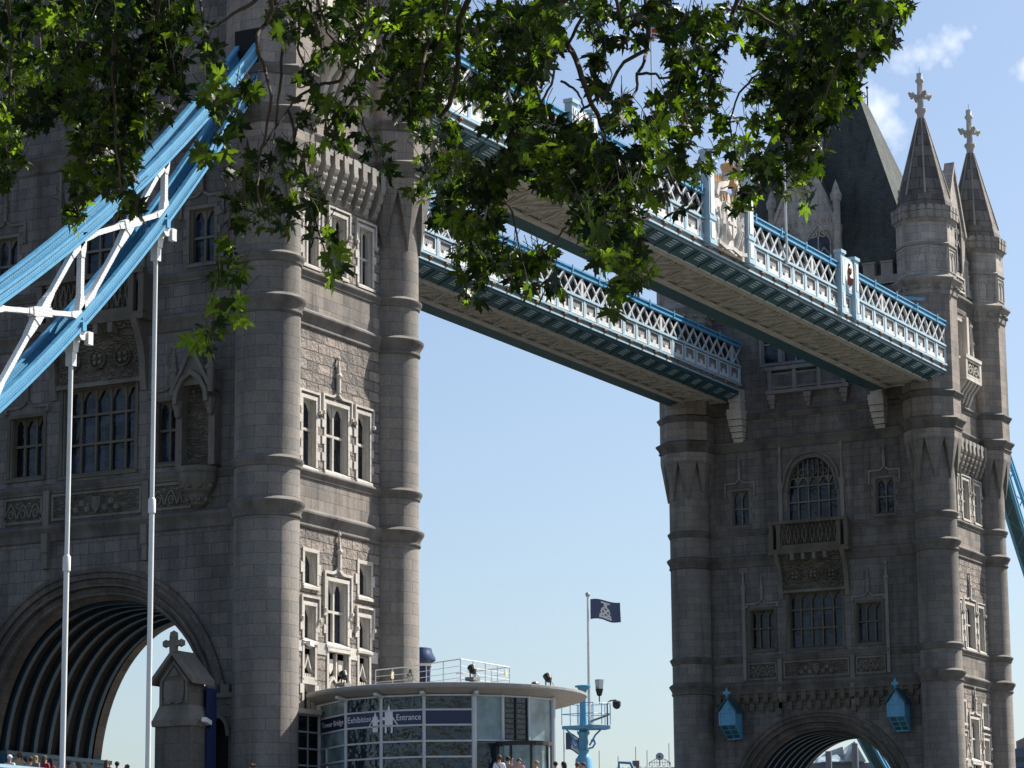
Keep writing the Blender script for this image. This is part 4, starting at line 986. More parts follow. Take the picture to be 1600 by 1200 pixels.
o, _ = flag_mesh('flag', 1.8, 1.0, lambda u, v: 2 if abs(u-.5) < .1 or abs(v-.5) < .12 else 1, None, (48.7, -10.72, 54.3), (.5, -.85, 0), .5); tag(o, 'red and white flag at the top of the right walkway flagpole behind leaves', 'flag')

# ------------------------------------------------------------------ suspension chains
ZT = np.poly1d(np.polyfit([5.5, 7.1, 10.2, 15.3, 18.9, 23.9, 34, 47], [41.9, 40.1, 37.0, 32.6, 29.65, 26.15, 20.2, 14.6], 4))
ZB = np.poly1d(np.polyfit([5.5, 7.8, 13.1, 18.75, 23.7, 34, 47], [40.6, 37.85, 31.8, 26.33, 22.25, 15.6, 11.0], 4))
def chain(ox, sg, yc, label, zs=0.0, smax=46, s0=5.6, full=True):
    T = thing('suspension_chain', (ox+sg*s0, yc, 8.4), label, 'suspension chain', 'suspension chains')
    X = lambda s: ox+sg*s
    S = np.linspace(s0, smax, 44)
    for nm, Z in (('top_chord', ZT), ('bottom_chord', ZB)):
        b = MB()
        for dy, out in ((-.47, -1), (.47, 1)):
            y = yc+dy; L = 0
            for a, c in zip(S[:-1], S[1:]):
                sl = math.hypot(1, (Z(c)-Z(a))/(c-a)); hgt = .40*sl
                za, zc = Z(a)+zs, Z(c)+zs; seg = (c-a)*sl
                # web plate
                def quad(z0, z1, yy, mi, v0, v1):
                    P = [(X(a), yy, za+z0*sl), (X(c), yy, zc+z0*sl), (X(c), yy, zc+z1*sl), (X(a), yy, za+z1*sl)]
                    b.face(P if sg < 0 else P, mi, [(L, v0), (L+seg, v0), (L+seg, v1), (L, v1)])
                quad(.0, .44, y-.03, 0, 0, .48); quad(.0, .44, y+.03, 0, 0, .48)
                for z0, z1, pr in ((-.02, .10, .11), (.36, .48, .11), (.12, .15, .06)):
                    b.hexa([(X(a), y-pr, za+z0*sl), (X(c), y-pr, zc+z0*sl), (X(c), y+pr, zc+z0*sl), (X(a), y+pr, za+z0*sl), (X(a), y-pr, za+z1*sl), (X(c), y-pr, zc+z1*sl), (X(c), y+pr, zc+z1*sl), (X(a), y+pr, za+z1*sl)], 1)
                L += seg
        for i, (a, c) in enumerate(zip(S[:-1], S[1:])):       # lacing between the two plates
            y0, y1 = (yc-.44, yc+.44) if i % 2 else (yc+.44, yc-.44)
            b.bar((X(a), y0, Z(a)+zs+.02), (X(c), y1, Z(c)+zs+.02), .09, .03, 1)
        if nm == 'bottom_chord':
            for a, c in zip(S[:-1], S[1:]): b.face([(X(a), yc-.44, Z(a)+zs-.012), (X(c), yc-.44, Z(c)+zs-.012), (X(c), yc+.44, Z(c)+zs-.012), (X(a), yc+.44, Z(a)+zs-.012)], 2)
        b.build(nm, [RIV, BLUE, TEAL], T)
    pts = [13.36, 18.85, 24.35, 29.85, 35.35, 40.8]
    for i, s in enumerate(pts):
        def member(p, q, w=.24, dth=0.0):
            b = MB(); p, q = Vector(p), Vector(q); d = q-p; L = d.length
            f = lambda t: p+d*t
            for (t0, t1, w0, w1, th) in ((0, .16, w*2.0, w*1.6, .26), (.16, .26, w*1.6, w, .26), (.26, .74, w, w, .22), (.74, .84, w, w*1.6, .26), (.84, 1, w*1.6, w*2.0, .26)):
                th += dth; A, Bq = f(t0), f(t1); t = d.normalized(); nrm = Vector((t.z, 0, -t.x))
                b.hexa([A-nrm*w0/2+Vector((0, -th/2, 0)), A+nrm*w0/2+Vector((0, -th/2, 0)), A+nrm*w0/2+Vector((0, th/2, 0)), A-nrm*w0/2+Vector((0, th/2, 0)), Bq-nrm*w1/2+Vector((0, -th/2, 0)), Bq+nrm*w1/2+Vector((0, -th/2, 0)), Bq+nrm*w1/2+Vector((0, th/2, 0)), Bq-nrm*w1/2+Vector((0, th/2, 0))])
            b.build('web_member', WHTR, T)
        zb_, zt_ = ZB(s)+zs+.5, ZT(s)+zs
        member((X(s), yc-.36, zb_), (X(s), yc-.36, zt_+.12), .21)
        s2 = pts[i+1] if i+1 < len(pts) else 45.5
        A0, A1 = Vector((X(s2), yc-.36, ZB(s2)+zs+.5)), Vector((X(s), yc-.36, ZT(s)+zs+.1))
        B0, B1 = Vector((X(s2), yc-.36, ZT(s2)+zs+.1)), Vector((X(s), yc-.36, ZB(s)+zs+.5))
        # crossing node
        d1, d2 = A1-A0, B1-B0; den = d1.x*d2.z-d1.z*d2.x; t = ((B0.x-A0.x)*d2.z-(B0.z-A0.z)*d2.x)/den; N = A0+d1*t
        for q in (A0, A1, B0, B1): member(q, N, .19, .02 if q in (B0, B1) else 0.0)
        b = MB()
        for a_, c_ in ((A0, A1), (B0, B1)):
            tt = (c_-a_).normalized(); b.bar(N-tt*.55, N+tt*.55, .36, .31 if a_ is A0 else .33, 0, (0, 1, 0))
        b.build('gusset_plate', WHTR, T)
    return T
YC = -9.05
CH = chain(0, -1, YC, 'big blue and white suspension chain truss running down left from the near tower')
CH2 = chain(82.3, 1, -9.05, 'blue suspension chain seen at the right edge beyond the right tower')
CH3 = chain(82.3, 1, 9.05, 'blue suspension chain seen through the road arch of the right tower')
for i, (s, lab) in enumerate(((13.36, 'thin white suspension rod hanging from the blue chain, nearer the left tower turret'), (18.85, 'thin white suspension rod hanging from the blue chain, the leftmost one'))):
    x = -s; zt = ZB(s)-.15
    T = thing('suspension_rod', (x, YC, DK), lab, 'suspension rod', 'white rods under the blue chain')
    b = MB(); zc_ = (20.15, 17.2)[i]
    b.lathe((x, YC), [(.105, DK), (.105, zc_-.3)], 12); b.lathe((x, YC), [(.09, zc_+.3), (.09, zt-1.1)], 12); weld(b.build('rod', WHT, T), 40)
    b = MB(); b.lathe((x, YC), [(.10, zc_-.33), (.15, zc_-.28), (.15, zc_+.25), (.10, zc_+.33)], 14); weld(b.build('turnbuckle', WHT, T), 40)
    b = MB(); b.box(x-.14, x+.14, YC-.16, YC+.16, zt-1.3, zt-.75); b.hexa([(x-.16, YC-.2, zt-.75), (x+.16, YC-.2, zt-.75), (x+.16, YC+.2, zt-.75), (x-.16, YC+.2, zt-.75), (x-.22, YC-.25, zt-.2), (x+.22, YC-.25, zt-.2), (x+.22, YC+.25, zt-.2), (x-.22, YC+.25, zt-.2)])
    b.build('fork_bracket', WHT, T)
    b = MB(); b.tube([(x, YC-.55, zt-.1), (x, YC+.55, zt-.1)], .24, 12); b.box(x+.25, x+.55, YC-.62, YC-.42, zt-.45, zt+.05); b.build('pin', WHT, T)
    b = MB(); b.box(x-.12, x+.12, YC-.62, YC-.5, zt+.0, zt+.35); b.box(x-.12, x+.12, YC+.5, YC+.62, zt+.0, zt+.35); b.build('clip', BLUE, T)

# ------------------------------------------------------------------ blue lamp houses on the right tower
def lamp_house(y, lab):
    xw = 82.3-WX; T = thing('lamp_house', (xw, y, 17.3), lab, 'lamp house', 'blue lamp houses over the road arch')
    w = .56; xf = xw-1.5
    b = MB(); z0, z1 = 18.5, 19.45
    b.hexa([(xf, y-w, z0), (xw-.36, y-w, z0-.85), (xw-.36, y+w, z0-.85), (xf, y+w, z0), (xf, y-w, z1), (xw-.36, y-w, z1), (xw-.36, y+w, z1), (xf, y+w, z1)])
    b.prism([(xf, y-w, z1), (xf, y+w, z1), (xf, y, z1+.8)], (1.14, 0, 0))
    b.box(xw-.4, xw, y-.45, y+.45, 17.6, 19.6)
    for yy in (y-w, y+w): b.box(xf-.04, xf, yy-.06, yy+.06, z0, z1)
    b.box(xf-.05, xf, y-w, y+w, z0, z0+.14); b.box(xf-.05, xf, y-w, y+w, z1-.12, z1)
    b.prism([(xf, y+.28*math.cos(t), z1+.3+.25*math.sin(t)) for t in np.linspace(0, 6.283, 9)[:-1]], (-.04, 0, 0))
    b.build('body', BLUE, T)
    b = MB()
    for s in (-1, 1): b.hexa([(xf-.14, y+s*(w+.16), z1-.1), (xw-.36, y+s*(w+.16), z1-.1), (xw-.36, y, z1+.85), (xf-.14, y, z1+.85), (xf-.14, y+s*(w+.16), z1+.02), (xw-.36, y+s*(w+.16), z1+.02), (xw-.36, y, z1+.98), (xf-.14, y, z1+.98)])
    b.build('roof', TEAL, T)
    b = MB(); b.lathe((xf, y), [(.09, z1+.8), (.09, z1+1.0), (.16, z1+1.05), (.09, z1+1.12), (.10, z1+1.45), (0, z1+1.65)], 8); b.bar((xf, y-.24, z1+1.25), (xf, y+.24, z1+1.25), .14, .16); b.build('finial', BLUE, T)
    b = MB()
    for i in range(2):
        for j in range(3):
            t0, t1 = j/3+.04, (j+1)/3-.04; y0, y1 = (y-w+.1, y-.06) if i == 0 else (y+.06, y+w-.1)
            P = lambda t, yy: (xf+t*1.14, yy, z0-.85*t-.015)
            b.face([P(t0, y0), P(t1, y0), P(t1, y1), P(t0, y1)])
    b.build('lamp_glass', glass('lamp glass', (.05, .16, .22), .1), T)
lamp_house(6.05, 'small blue gabled lamp house left of the road arch of the right tower')
lamp_house(-6.15, 'small blue gabled lamp house right of the road arch of the right tower')

# ------------------------------------------------------------------ gatehouse pier, screen wall, hoarding
xg, yg = -8.5, -6.9
T = thing('gate_pier', (xg+.9, yg, DK), 'gabled stone gate pier with cross and carved shield before the left tower arch', 'gate pier')
b = MB(); y0, y1 = -7.62, -6.15
b.box(xg-.05, xg+1.15, y0-.15, y1+.15, DK, 11.9, 0)
b.hexa([(xg-.2, y0-.2, 11.9), (xg+1.3, y0-.2, 11.9), (xg+1.3, y1+.2, 11.9), (xg-.2, y1+.2, 11.9), (xg-.25, y0-.25, 12.15), (xg+1.35, y0-.25, 12.15), (xg+1.35, y1+.25, 12.15), (xg-.25, y1+.25, 12.15)], 1)
b.hexa([(xg-.2, y0-.2, 12.15), (xg+1.3, y0-.2, 12.15), (xg+1.3, y1+.2, 12.15), (xg-.2, y1+.2, 12.15), (xg, y0, 12.75), (xg+1.1, y0, 12.75), (xg+1.1, y1, 12.75), (xg, y1, 12.75)], 1)
b.box(xg, xg+1.1, y0, y1, 12.75, 13.9, 0)
b.prism([(xg, y0, 13.9), (xg, y1, 13.9), (xg, yg, 14.78)], (1.1, 0, 0), 0)
b.build('pier_body', [stone('dark pier granite', (.13, .122, .11), .12, 1.6, .7, .008, 0, .4), DRSW], T)  # pier granite in a darker even tone, with random soot stains
b = MB()
for s in (-1, 1):
    ye = yg+s*1.05
    b.hexa([(xg-.25, ye, 13.6), (xg+1.35, ye, 13.6), (xg+1.35, yg, 14.80), (xg-.25, yg, 14.80), (xg-.25, ye, 13.82), (xg+1.35, ye, 13.82), (xg+1.35, yg, 15.02), (xg-.25, yg, 15.02)])
b.build('gable_roof', DRSW, T)
b = MB(); b.bar((xg-.1, yg, 14.9), (xg-.1, yg, 15.6), .26, .26); b.bar((xg-.1, yg-.36, 15.28), (xg-.1, yg+.36, 15.28), .24, .24); b.ball((xg-.1, yg, 15.62), .2, 7)
for s in (-1, 1): b.ball((xg-.1, yg+s*.38, 15.28), .18, 7)
b.build('cross', DRSW, T)
b = MB(); b.prism([(xg, yg+u, z) for u, z in ((-.48, 13.75), (-.5, 13.2), (-.42, 12.95), (0, 12.85), (.42, 12.95), (.5, 13.2), (.48, 13.75))], (-.07, 0, 0)); b.prism([(xg, yg+u, z) for u, z in ((-.26, 13.95), (.26, 13.95), (0, 14.35))], (-.06, 0, 0))

class PF: p = staticmethod(lambda u, z, d: (xg-d, yg-u, z))
ribbon(b, PF, [(-.62, 12.8), (-.62, 13.75), (0, 14.5), (.62, 13.75), (.62, 12.8)], .1, 0, .07); ribbon(b, PF, [(-.45, 12.9), (-.2, 12.84), (0, 12.95), (.2, 12.84), (.45, 12.9)], .08, .04, .12)
b.build('carved_shield', DRSW, T)
b = MB(); b.box(xg+.95, xg+1.65, -7.86, -7.80, DK, 13.5); b.box(xg+1.61, xg+1.65, -7.80, -6.2, DK, 13.5)
tag(b.build('hoarding', NAVY, loc=(xg+1.3, -7.83, DK)), 'dark blue painted hoarding board between the gate pier and the doorway', 'hoarding')
T = thing('screen_wall', (-5.4, -6.9, DK), 'low battlemented stone screen wall with arched doorway beside the left turret', 'screen wall')
b = MB(); F = Face(0, 'W'); dd = .75
hole = [(6.3, 7.45)]
fbox(b, F, 5.7, 6.28, DK, 13.3, 0, dd); fbox(b, F, 7.47, 8.6, DK, 13.3, 0, dd)
arc = [(6.28+1.19*t, 11.7+.85*(1-abs(2*t-1)**2.2)**.5) for t in np.linspace(0, 1, 13)]
for (u0, z0), (u1, z1) in zip(arc[:-1], arc[1:]): b.hexa([F.p(u0, z0, dd), F.p(u1, z1, dd), F.p(u1, z1, 0), F.p(u0, z0, 0), F.p(u0, 13.3, dd), F.p(u1, 13.3, dd), F.p(u1, 13.3, 0), F.p(u0, 13.3, 0)])
b.build('wall', WALLW, T)
b = MB(); ribbon(b, F, arc, .16, dd, dd+.08); fbox(b, F, 5.7, 8.5, 13.3, 13.5, 0, dd+.12)
for k in range(4): fbox(b, F, 5.75+k*.66, 6.17+k*.66, 13.5, 13.85, 0, dd+.06)
b.build('coping', DRSW, T)
b = MB(); fbox(b, F, 6.29, 7.46, DK, 12.5, 0.02, .25); b.build('door', DARK, T)
T = thing('security_camera', (xg+.6, -8.0, 12.0), 'small white security camera on the dark blue hoarding beside the gate pier', 'security camera')
b = MB(); b.bar((xg+.35, -8.12, 12.15), (xg+.95, -8.0, 12.05), .2, .18); b.build('housing', WHT, T)
b = MB(); b.bar((xg+.9, -8.05, 12.0), (xg+1.1, -7.83, 11.85), .07, .07); b.build('bracket', BLK, T)
T = thing('security_camera', (-3.6, -10.0, 15.6), 'small white security camera on the left turret beside the pale windows', 'security camera')
b = MB(); b.bar((-3.75, -10.35, 15.55), (-3.35, -10.3, 15.5), .18, .18); b.build('housing', WHT, T)
b = MB(); b.bar((-3.6, -10.3, 15.55), (-3.75, -9.9, 15.75), .05, .05); b.build('bracket', STEEL, T)

# ------------------------------------------------------------------ exhibition pavilion
PC = np.array([1.05, -14.25]); RR, RF = 6.0, 5.4
T = thing('pavilion', (PC[0], PC[1], DK), 'round glass entrance pavilion with flat projecting roof in front of the left tower', 'pavilion')
def disc(r, n=72):
    out = []
    for k in range(n):
        a = 2*math.pi*k/n; x, y = PC[0]+r*math.cos(a), PC[1]+r*math.sin(a); out.append((x, min(y, -9.5)))
    return out
b = MB(); d1 = disc(RR); d0 = disc(RR-.03)
lay = [(disc(RF-.35), 13.06, 1), (disc(RR-.55), 13.16, 1), (disc(RR-.06), 13.32, 1), (disc(RR), 13.40, 0), (disc(RR), 13.50, 0), (disc(RR-.04), 13.52, 2), (disc(RR-.9), 13.57, 2)]
for (A, za, _), (B_, zb_, mi) in zip(lay[:-1], lay[1:]):
    for k in range(72):
        j = (k+1) % 72; b.face([(*A[k], za), (*A[j], za), (*B_[j], zb_), (*B_[k], zb_)], mi)
b.face([(*p, lay[0][1]) for p in lay[0][0]][::-1], 1); b.face([(*p, 13.57) for p in lay[-1][0]], 2)
RFo = b.build('roof', [paint('pale roof fascia', (.30, .30, .30), .5, .2), paint('white soffit', (.33, .33, .32), .6, .15), paint('grey roof membrane', (.25, .24, .23), .8, .4)], T)
ANG = [128.0, 159.5, 180.0, 199.8, 221.6, 234.8, 248.2, 264.5]
V = [np.array([PC[0]+RF*math.cos(R_(a)), PC[1]+RF*math.sin(R_(a))]) for a in ANG]
ZT_ = 13.08; TRZ = [13.05, 12.46, 11.84, 11.19, 10.55, 9.9, DK+.1]
b = MB()
for i, v in enumerate(V):
    big = .11 if i in (0, 4, 7) else .07
    b.lathe(v, [(big, DK), (big, ZT_)], 8)
for i in range(4):
    for z in TRZ: b.bar((*V[i], z), (*V[i+1], z), .07, .07)
for i in range(4, 7):
    for z in (13.03, 11.22, DK+.1): b.bar((*V[i], z), (*V[i+1], z), .06, .06)
m_ = V[0]+(V[1]-V[0])*.3; b.bar((*m_, DK), (*m_, 11.19), .09, .09)
for i, v in enumerate(V[1:5]):
    o_ = (v-PC)/np.linalg.norm(v-PC); b.bar((*(v-o_*.2), 12.98), (*(v+o_*.5), 13.12), .16, .12)
b.build('mullion_frame', paint('white glazing bars', (.52, .55, .57), .5, .1), T)
def panelq(b, i, z0, z1, off=-.03, u0=0.0, u1=1.0, mi=0):
    A, B_ = V[i], V[i+1]; t = B_-A; n_ = np.array([t[1], -t[0]]); n_ /= np.linalg.norm(n_)
    if n_@(A-PC) < 0: n_ = -n_
    p, q = A+t*u0+n_*off, A+t*u1+n_*off
    b.face([(*q, z0), (*p, z0), (*p, z1), (*q, z1)] if True else [], mi)
for i in range(4):
    for z0, z1 in zip(TRZ[1:], TRZ[:-1]):
        if (z0, z1) == (11.84, 12.46): continue
        b = MB(); panelq(b, i, z0, z1); b.build('pane', PGLASSL if i == 0 else PGLASS, T)
for i in range(4, 7):
    for z0, z1 in ((11.22, 13.03), (DK+.1, 11.22)):
        b = MB(); panelq(b, i, z0, z1); b.build('pane', PGLASSL if i != 5 and z0 > 11 else PGLASS, T)
for i in range(4):
    b = MB(); panelq(b, i, 11.875, 12.43, -.0); so_ = b.build('sign_band', NAVY, T)
    A, B_ = V[i], V[i+1]; t = B_-A; L = np.linalg.norm(t); t = t/L; n_ = np.array([t[1], -t[0]])
    if n_@(A-PC) < 0: n_ = -n_
    def onsign(u, z, off): return Vector((*(A+t*u+n_*off), z))
    def letters(txt, u0, u1, zb, size):
        cu = bpy.data.curves.new('lettering', 'FONT'); cu.body = txt; cu.size = size; cu.extrude = .004; cu.resolution_u = 3
        ob = bpy.data.objects.new('lettering_tmp', cu); COL.objects.link(ob); bpy.context.view_layer.update()
        dg = bpy.context.evaluated_depsgraph_get(); me = bpy.data.meshes.new_from_object(ob.evaluated_get(dg))
        bpy.data.objects.remove(ob); xs = [v.co.x for v in me.vertices]; k = (u1-u0)/(max(xs)-min(xs)); x_ = min(xs)
        org = Vector(so_['org'])
        for v in me.vertices:
            c = v.co.copy(); v.co = onsign(u0+(c.x-x_)*k, zb+c.y, .012+c.z)-org
        me.materials.clear(); me.materials.append(SIGNW); lo = bpy.data.objects.new('lettering', me); COL.objects.link(lo); lo.parent = so_; lo['org'] = tuple(org)
    if i == 0: letters('Tower Bridge', L*.11, L*.91, 12.06, .32)
    if i == 1: letters('Exhibition', L*.06, L*.72, 12.06, .36)
    if i == 2: letters('Entrance', L*.36, L*.93, 12.06, .36)
    if i in (1, 2):                                         # white silhouette of the two towers straddling the mullion
        b = MB(); P = lambda u, z: onsign(u, z, .02)
        ex = onsign(0, 0, .035)-onsign(0, 0, .02)
        if i == 1:
            u = L-.30
            for poly in ([(u-.14, 11.62), (u-.14, 12.26), (u-.10, 12.26), (u-.09, 12.18), (u, 12.46), (u+.09, 12.18), (u+.10, 12.26), (u+.14, 12.26), (u+.14, 11.62)], [(u-.36, 11.80), (u-.36, 11.86), (u-.14, 12.14), (u-.14, 12.06)], [(u+.14, 12.02), (u+.28, 12.02), (u+.28, 12.12), (u+.14, 12.12)], [(u+.14, 11.8), (u+.28, 11.8), (u+.28, 11.9), (u+.14, 11.9)]): b.prism([P(*q) for q in poly], ex)
        else:
            u = .34
            for poly in ([(u-.17, 11.56), (u-.17, 12.48), (u-.12, 12.48), (u-.11, 12.36), (u, 12.72), (u+.11, 12.36), (u+.12, 12.48), (u+.17, 12.48), (u+.17, 11.56), (u+.09, 11.56), (u+.09, 11.85), (u-.09, 11.85), (u-.09, 11.56)], [(u+.17, 12.22), (u+.42, 11.86), (u+.42, 11.80), (u+.17, 12.12)], [(.06, 12.08), (u-.17, 12.08), (u-.17, 12.2), (.06, 12.2)], [(.06, 11.8), (u-.17, 11.8), (u-.17, 11.9), (.06, 11.9)]): b.prism([P(*q) for q in poly], ex)
        b.build('tower_emblem', SIGNW, so_)
# back wall, floor and inside furniture that darken the glass
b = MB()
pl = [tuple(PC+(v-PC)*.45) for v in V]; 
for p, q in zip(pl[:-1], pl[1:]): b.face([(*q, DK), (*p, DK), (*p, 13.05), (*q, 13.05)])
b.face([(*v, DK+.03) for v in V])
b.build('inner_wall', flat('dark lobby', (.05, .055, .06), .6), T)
b = MB(); v4, v5 = V[5], V[6]
for f in (.05, .5, .95):
    p = v4+(v5-v4)*f; b.bar((*p, DK), (*p, 13.0), .09, .07)
for k in range(8): z = 11.3+k*.21; b.bar((*v4, z), (*v5, z), .04, .03)
b.build('door', BLK, T)
DS = (V[5]+V[6])/2; b = MB(); dn = (DS-PC)/np.linalg.norm(DS-PC); dc = DS+dn*.55
b.lathe(dc, [(1.15, 10.95), (1.15, 11.12), (0, 11.14)], 20, 1)
for k in range(8):
    a = 2*math.pi*k/8; b.box(dc[0]+1.1*math.cos(a)-.04, dc[0]+1.1*math.cos(a)+.04, dc[1]+1.1*math.sin(a)-.04, dc[1]+1.1*math.sin(a)+.04, DK, 10.95, 1)
b.lathe(dc, [(1.08, DK), (1.08, 10.95)], 20, 0)
b.build('revolving_door', [PGLASSL, BLK], T)
# low glazed link between the pavilion and the turret
T2 = thing('glazed_link', (-2.9, -10.2, DK), 'narrow dark glazed link with white frame between the left turret and the pavilion', 'glazed link')
A_, B2 = np.array([-3.75, -9.75]), V[0]
b = MB(); b.face([(*A_, DK), (*B2, DK), (*B2, 12.6), (*A_, 12.6)]); b.build('pane', glass('dark link glass', (.012, .014, .018), .08), T2)
b = MB()
for z in (12.6, 11.9, 11.2, 10.5, 9.8): b.bar((*A_, z), (*B2, z), .07, .07)
for f in (0, .5, 1): p = A_+(B2-A_)*f; b.bar((*p, DK), (*p, 12.6), .07, .07)
b.build('frame', paint('grey link frame', (.4, .42, .43)), T2)
b = MB(); n_ = np.array([-.7, -.7]); b.prism([(*(A_+n_*.5), 12.62), (*(B2+n_*.5), 12.62), (*B2, 12.62), (*A_, 12.62)], (0, 0, .2)); b.build('roof', paint('cream canopy', (.62, .58, .5)), T2)
# roof terrace railing
T = thing('roof_railing', (-2.7, -17.0, 13.6), 'white metal railing with thin rails on the pavilion roof', 'railing')
path = [(-.85, -11.9), (-1.25, -13.8), (-2.7, -17.05), (1.27, -17.2), (2.4, -14.0)]
b = MB(); 
for z in (14.58, 14.3, 14.05, 13.82): b.tube([(*p, z) for p in path], .028 if z > 14.5 else .014, 6)
b.build('rail', WHT, T)
for p, q in zip(path[:-1], path[1:]):
    p, q = np.array(p), np.array(q); n = max(1, int(np.linalg.norm(q-p)/.95))
    for k in range(n): c = p+(q-p)*k/n; b = MB(); b.tube([(*c, 13.55), (*c, 14.6)], .024, 6); b.build('post', WHT, T)
for loc, lab in (((-1.18, -12.9, 14.28), 'yellow safety notice hung on the roof railing near the tower windows'), ((.95, -17.2, 14.3), 'yellow safety notice hung on the right part of the roof railing')):
    b = MB(); b.box(loc[0]-.10, loc[0]+.10, loc[1]-.03, loc[1], loc[2]-.15, loc[2]+.15); tag(b.build('safety_notice', YEL, loc=loc), lab, 'notice', 'safety notices on the roof railing')
T = thing('potted_shrub', (-1.76, -14.12, 13.62), 'small clipped conical shrub in a pale pot behind the roof railing', 'potted shrub')
b = MB(); b.lathe((-1.76, -14.12), [(.14, 13.6), (.19, 13.92)], 10, 0, cap=True); b.build('pot', DRS, T)
b = MB()
for k in range(160):
    h_ = rnd.random(); a = rnd.random()*6.28; r = .20*(1-h_)*rnd.uniform(.7, 1.1); c = Vector((-1.76+r*math.cos(a), -14.12+r*math.sin(a), 13.92+.5*h_)); e = Vector((rnd.uniform(-1, 1), rnd.uniform(-1, 1), rnd.uniform(-1, 1)))*.06; f_ = Vector((rnd.uniform(-1, 1), rnd.uniform(-1, 1), rnd.uniform(-1, 1)))*.06; b.face([c, c+e, c+f_])
b.build('foliage', flat('clipped box leaves', (.04, .10, .02)), T)
def floodlight(x, y, z, lab):
    T = thing('floodlight', (x, y, z), lab, 'floodlight', 'black floodlights on the pavilion roof')
    b = MB(); b.box(x-.28, x+.28, y-.2, y+.2, z-.1, z+.04); b.build('base', GREYP, T)
    b = MB(); b.tube([(x-.2, y, z), (x-.22, y, z+.35)], .03, 5); b.tube([(x+.2, y, z), (x+.22, y, z+.35)], .03, 5); b.build('bracket', BLK, T)
    b = MB(); d = Vector((.3, .5, .75)).normalized(); c = Vector((x, y, z+.36)); b.tube([c-d*.18, c-d*.08, c+d*.12, c+d*.16], [.09, .15, .18, .18], 12); b.tube([(x+.2, y, z+.3), (x+.32, y-.1, z+.1), (x+.25, y, z)], .015, 4); b.build('lamp_head', BLK, T)
floodlight(-3.75, -12.1, 13.72, 'black floodlight on the pavilion roof rim in front of the pale tower windows')
floodlight(-2.95, -17.75, 13.72, 'black floodlight on the pavilion roof rim below the railing corner')
floodlight(.75, -19.3, 13.6, 'black floodlight on the right end of the pavilion roof against the sky')
b = MB(); b.ball((-.2, -19.2, 13.66), .16, 8, 0, (1.4, 1, .6)); tag(b.build('roof_vent', BLK, loc=(-.2, -19.2, 13.6)), 'small black dome vent on the pavilion roof between two floodlights', 'roof vent')
fp = at(654, 1030, 138)
T = thing('funnel', (fp[0], fp[1], DK), 'dark blue round funnel with capped top standing behind the left tower turret', 'funnel')
b = MB(); b.lathe(fp[:2], [(.45, DK), (.50, 13.5), (.56, 16.0), (.60, 16.08)], 24, 0); b.lathe(fp[:2], [(.60, 16.06), (.63, 16.1), (.60, 16.2)], 24, 1); weld(b.build('shaft', [NAVY, WHT], T), 40)
b = MB(); b.lathe(fp[:2], [(.60, 16.18), (.80, 16.35), (.80, 16.45), (.66, 16.7), (.60, 16.92), (0, 17.0)], 24); weld(b.build('cap', paint('blue funnel cap', (.02, .05, .13), .3), T), 40)

# ------------------------------------------------------------------ blue signal mast with platform, flagpole
mp = at(911, 1100, 140); MXx, MYy = mp[0], mp[1]
T = thing('signal_mast', (MXx, MYy, DK), 'light blue cast iron mast with railed platform beside the pavilion roof', 'mast')
zz = lambda y: float(at(911, y, 140)[2])
zp = zz(1137)
b = MB(); b.lathe((MXx, MYy), [(.42, DK), (.42, 10.2), (.40, zz(1188)), (.27, zz(1182)), (.22, zz(1176)), (.28, zz(1174)), (.22, zz(1172)), (.19, zz(1166)), (.18, zz(1152)), (.32, zz(1146)), (.18, zz(1142)), (.16, zz(1090)), (.22, zz(1088)), (.15, zz(1085)), (.17, zz(1080)), (.27, zz(1074)), (.38, zz(1073)), (.38, zz(1071)), (.1, zz(1069))], 16); weld(b.build('column', BLUE, T), 40)
r_ = RT0; f_ = np.array([math.cos(YAW), math.sin(YAW), 0])
def mpos(a, d, z): q = np.array([MXx, MYy, 0])+r_*a+f_*d; return (q[0], q[1], z)
pc = [(-1.02, -.1), (.45, -.8), (1.28, -.2), (1.05, .5), (-.2, .7)]
b = MB(); b.prism([mpos(a, d, zp-.1) for a, d in pc], (0, 0, .16)); b.build('platform', BLUE, T)
for k in range(4):
    a = k*math.pi/2+.3; ca, sa = math.cos(a), math.sin(a); b = MB(); 
    b.tube([mpos(ca*r1, sa*r1, zp-h1) for r1, h1 in ((.25, 1.0), (.45, .95), (.58, .75), (.5, .55), (.4, .6), (.45, .7))], .05, 6); b.tube([mpos(ca*r1, sa*r1, zp-h1) for r1, h1 in ((.3, .85), (.6, .35), (.85, .12))], .045, 6); b.build('scroll_bracket', BLUE, T)
b = MB()
for h_ in (1.05, .55):
    b.tube([mpos(a, d, zp+.06+h_) for a, d in pc+pc[:1]], .02, 5)
for i in range(5):
    (a0, d0), (a1, d1) = pc[i], pc[(i+1) % 5]
    for t in (0, .5): b.tube([mpos(a0+(a1-a0)*t, d0+(d1-d0)*t, zp+.1), mpos(a0+(a1-a0)*t, d0+(d1-d0)*t, zp+1.12)], .022, 5)
b.build('guard_rail', BLUE, T)
b = MB(); b.prism([mpos(.35, -.3, zp+.25), mpos(1.25, -.4, zp+.55), mpos(1.2, .3, zp+.55), mpos(.35, .4, zp+.25)], (0, 0, .06)); b.build('hatch_lid', GREYP, T)
T = thing('lantern', mpos(.78, -.1, zp+1.2), 'small dark signal lantern on the rail of the blue mast platform', 'lantern')
c = mpos(.78, -.1, 0); b = MB(); b.lathe(c[:2], [(.03, zp+1.1), (.03, zp+1.45), (.12, zp+1.5), (.2, zp+1.8)], 8); b.build('holder', BLK, T)
b = MB(); b.lathe(c[:2], [(.17, zp+1.75), (.21, zp+2.25), (0, zp+2.26)], 4, 0, .4); b.build('glass', STEEL, T)
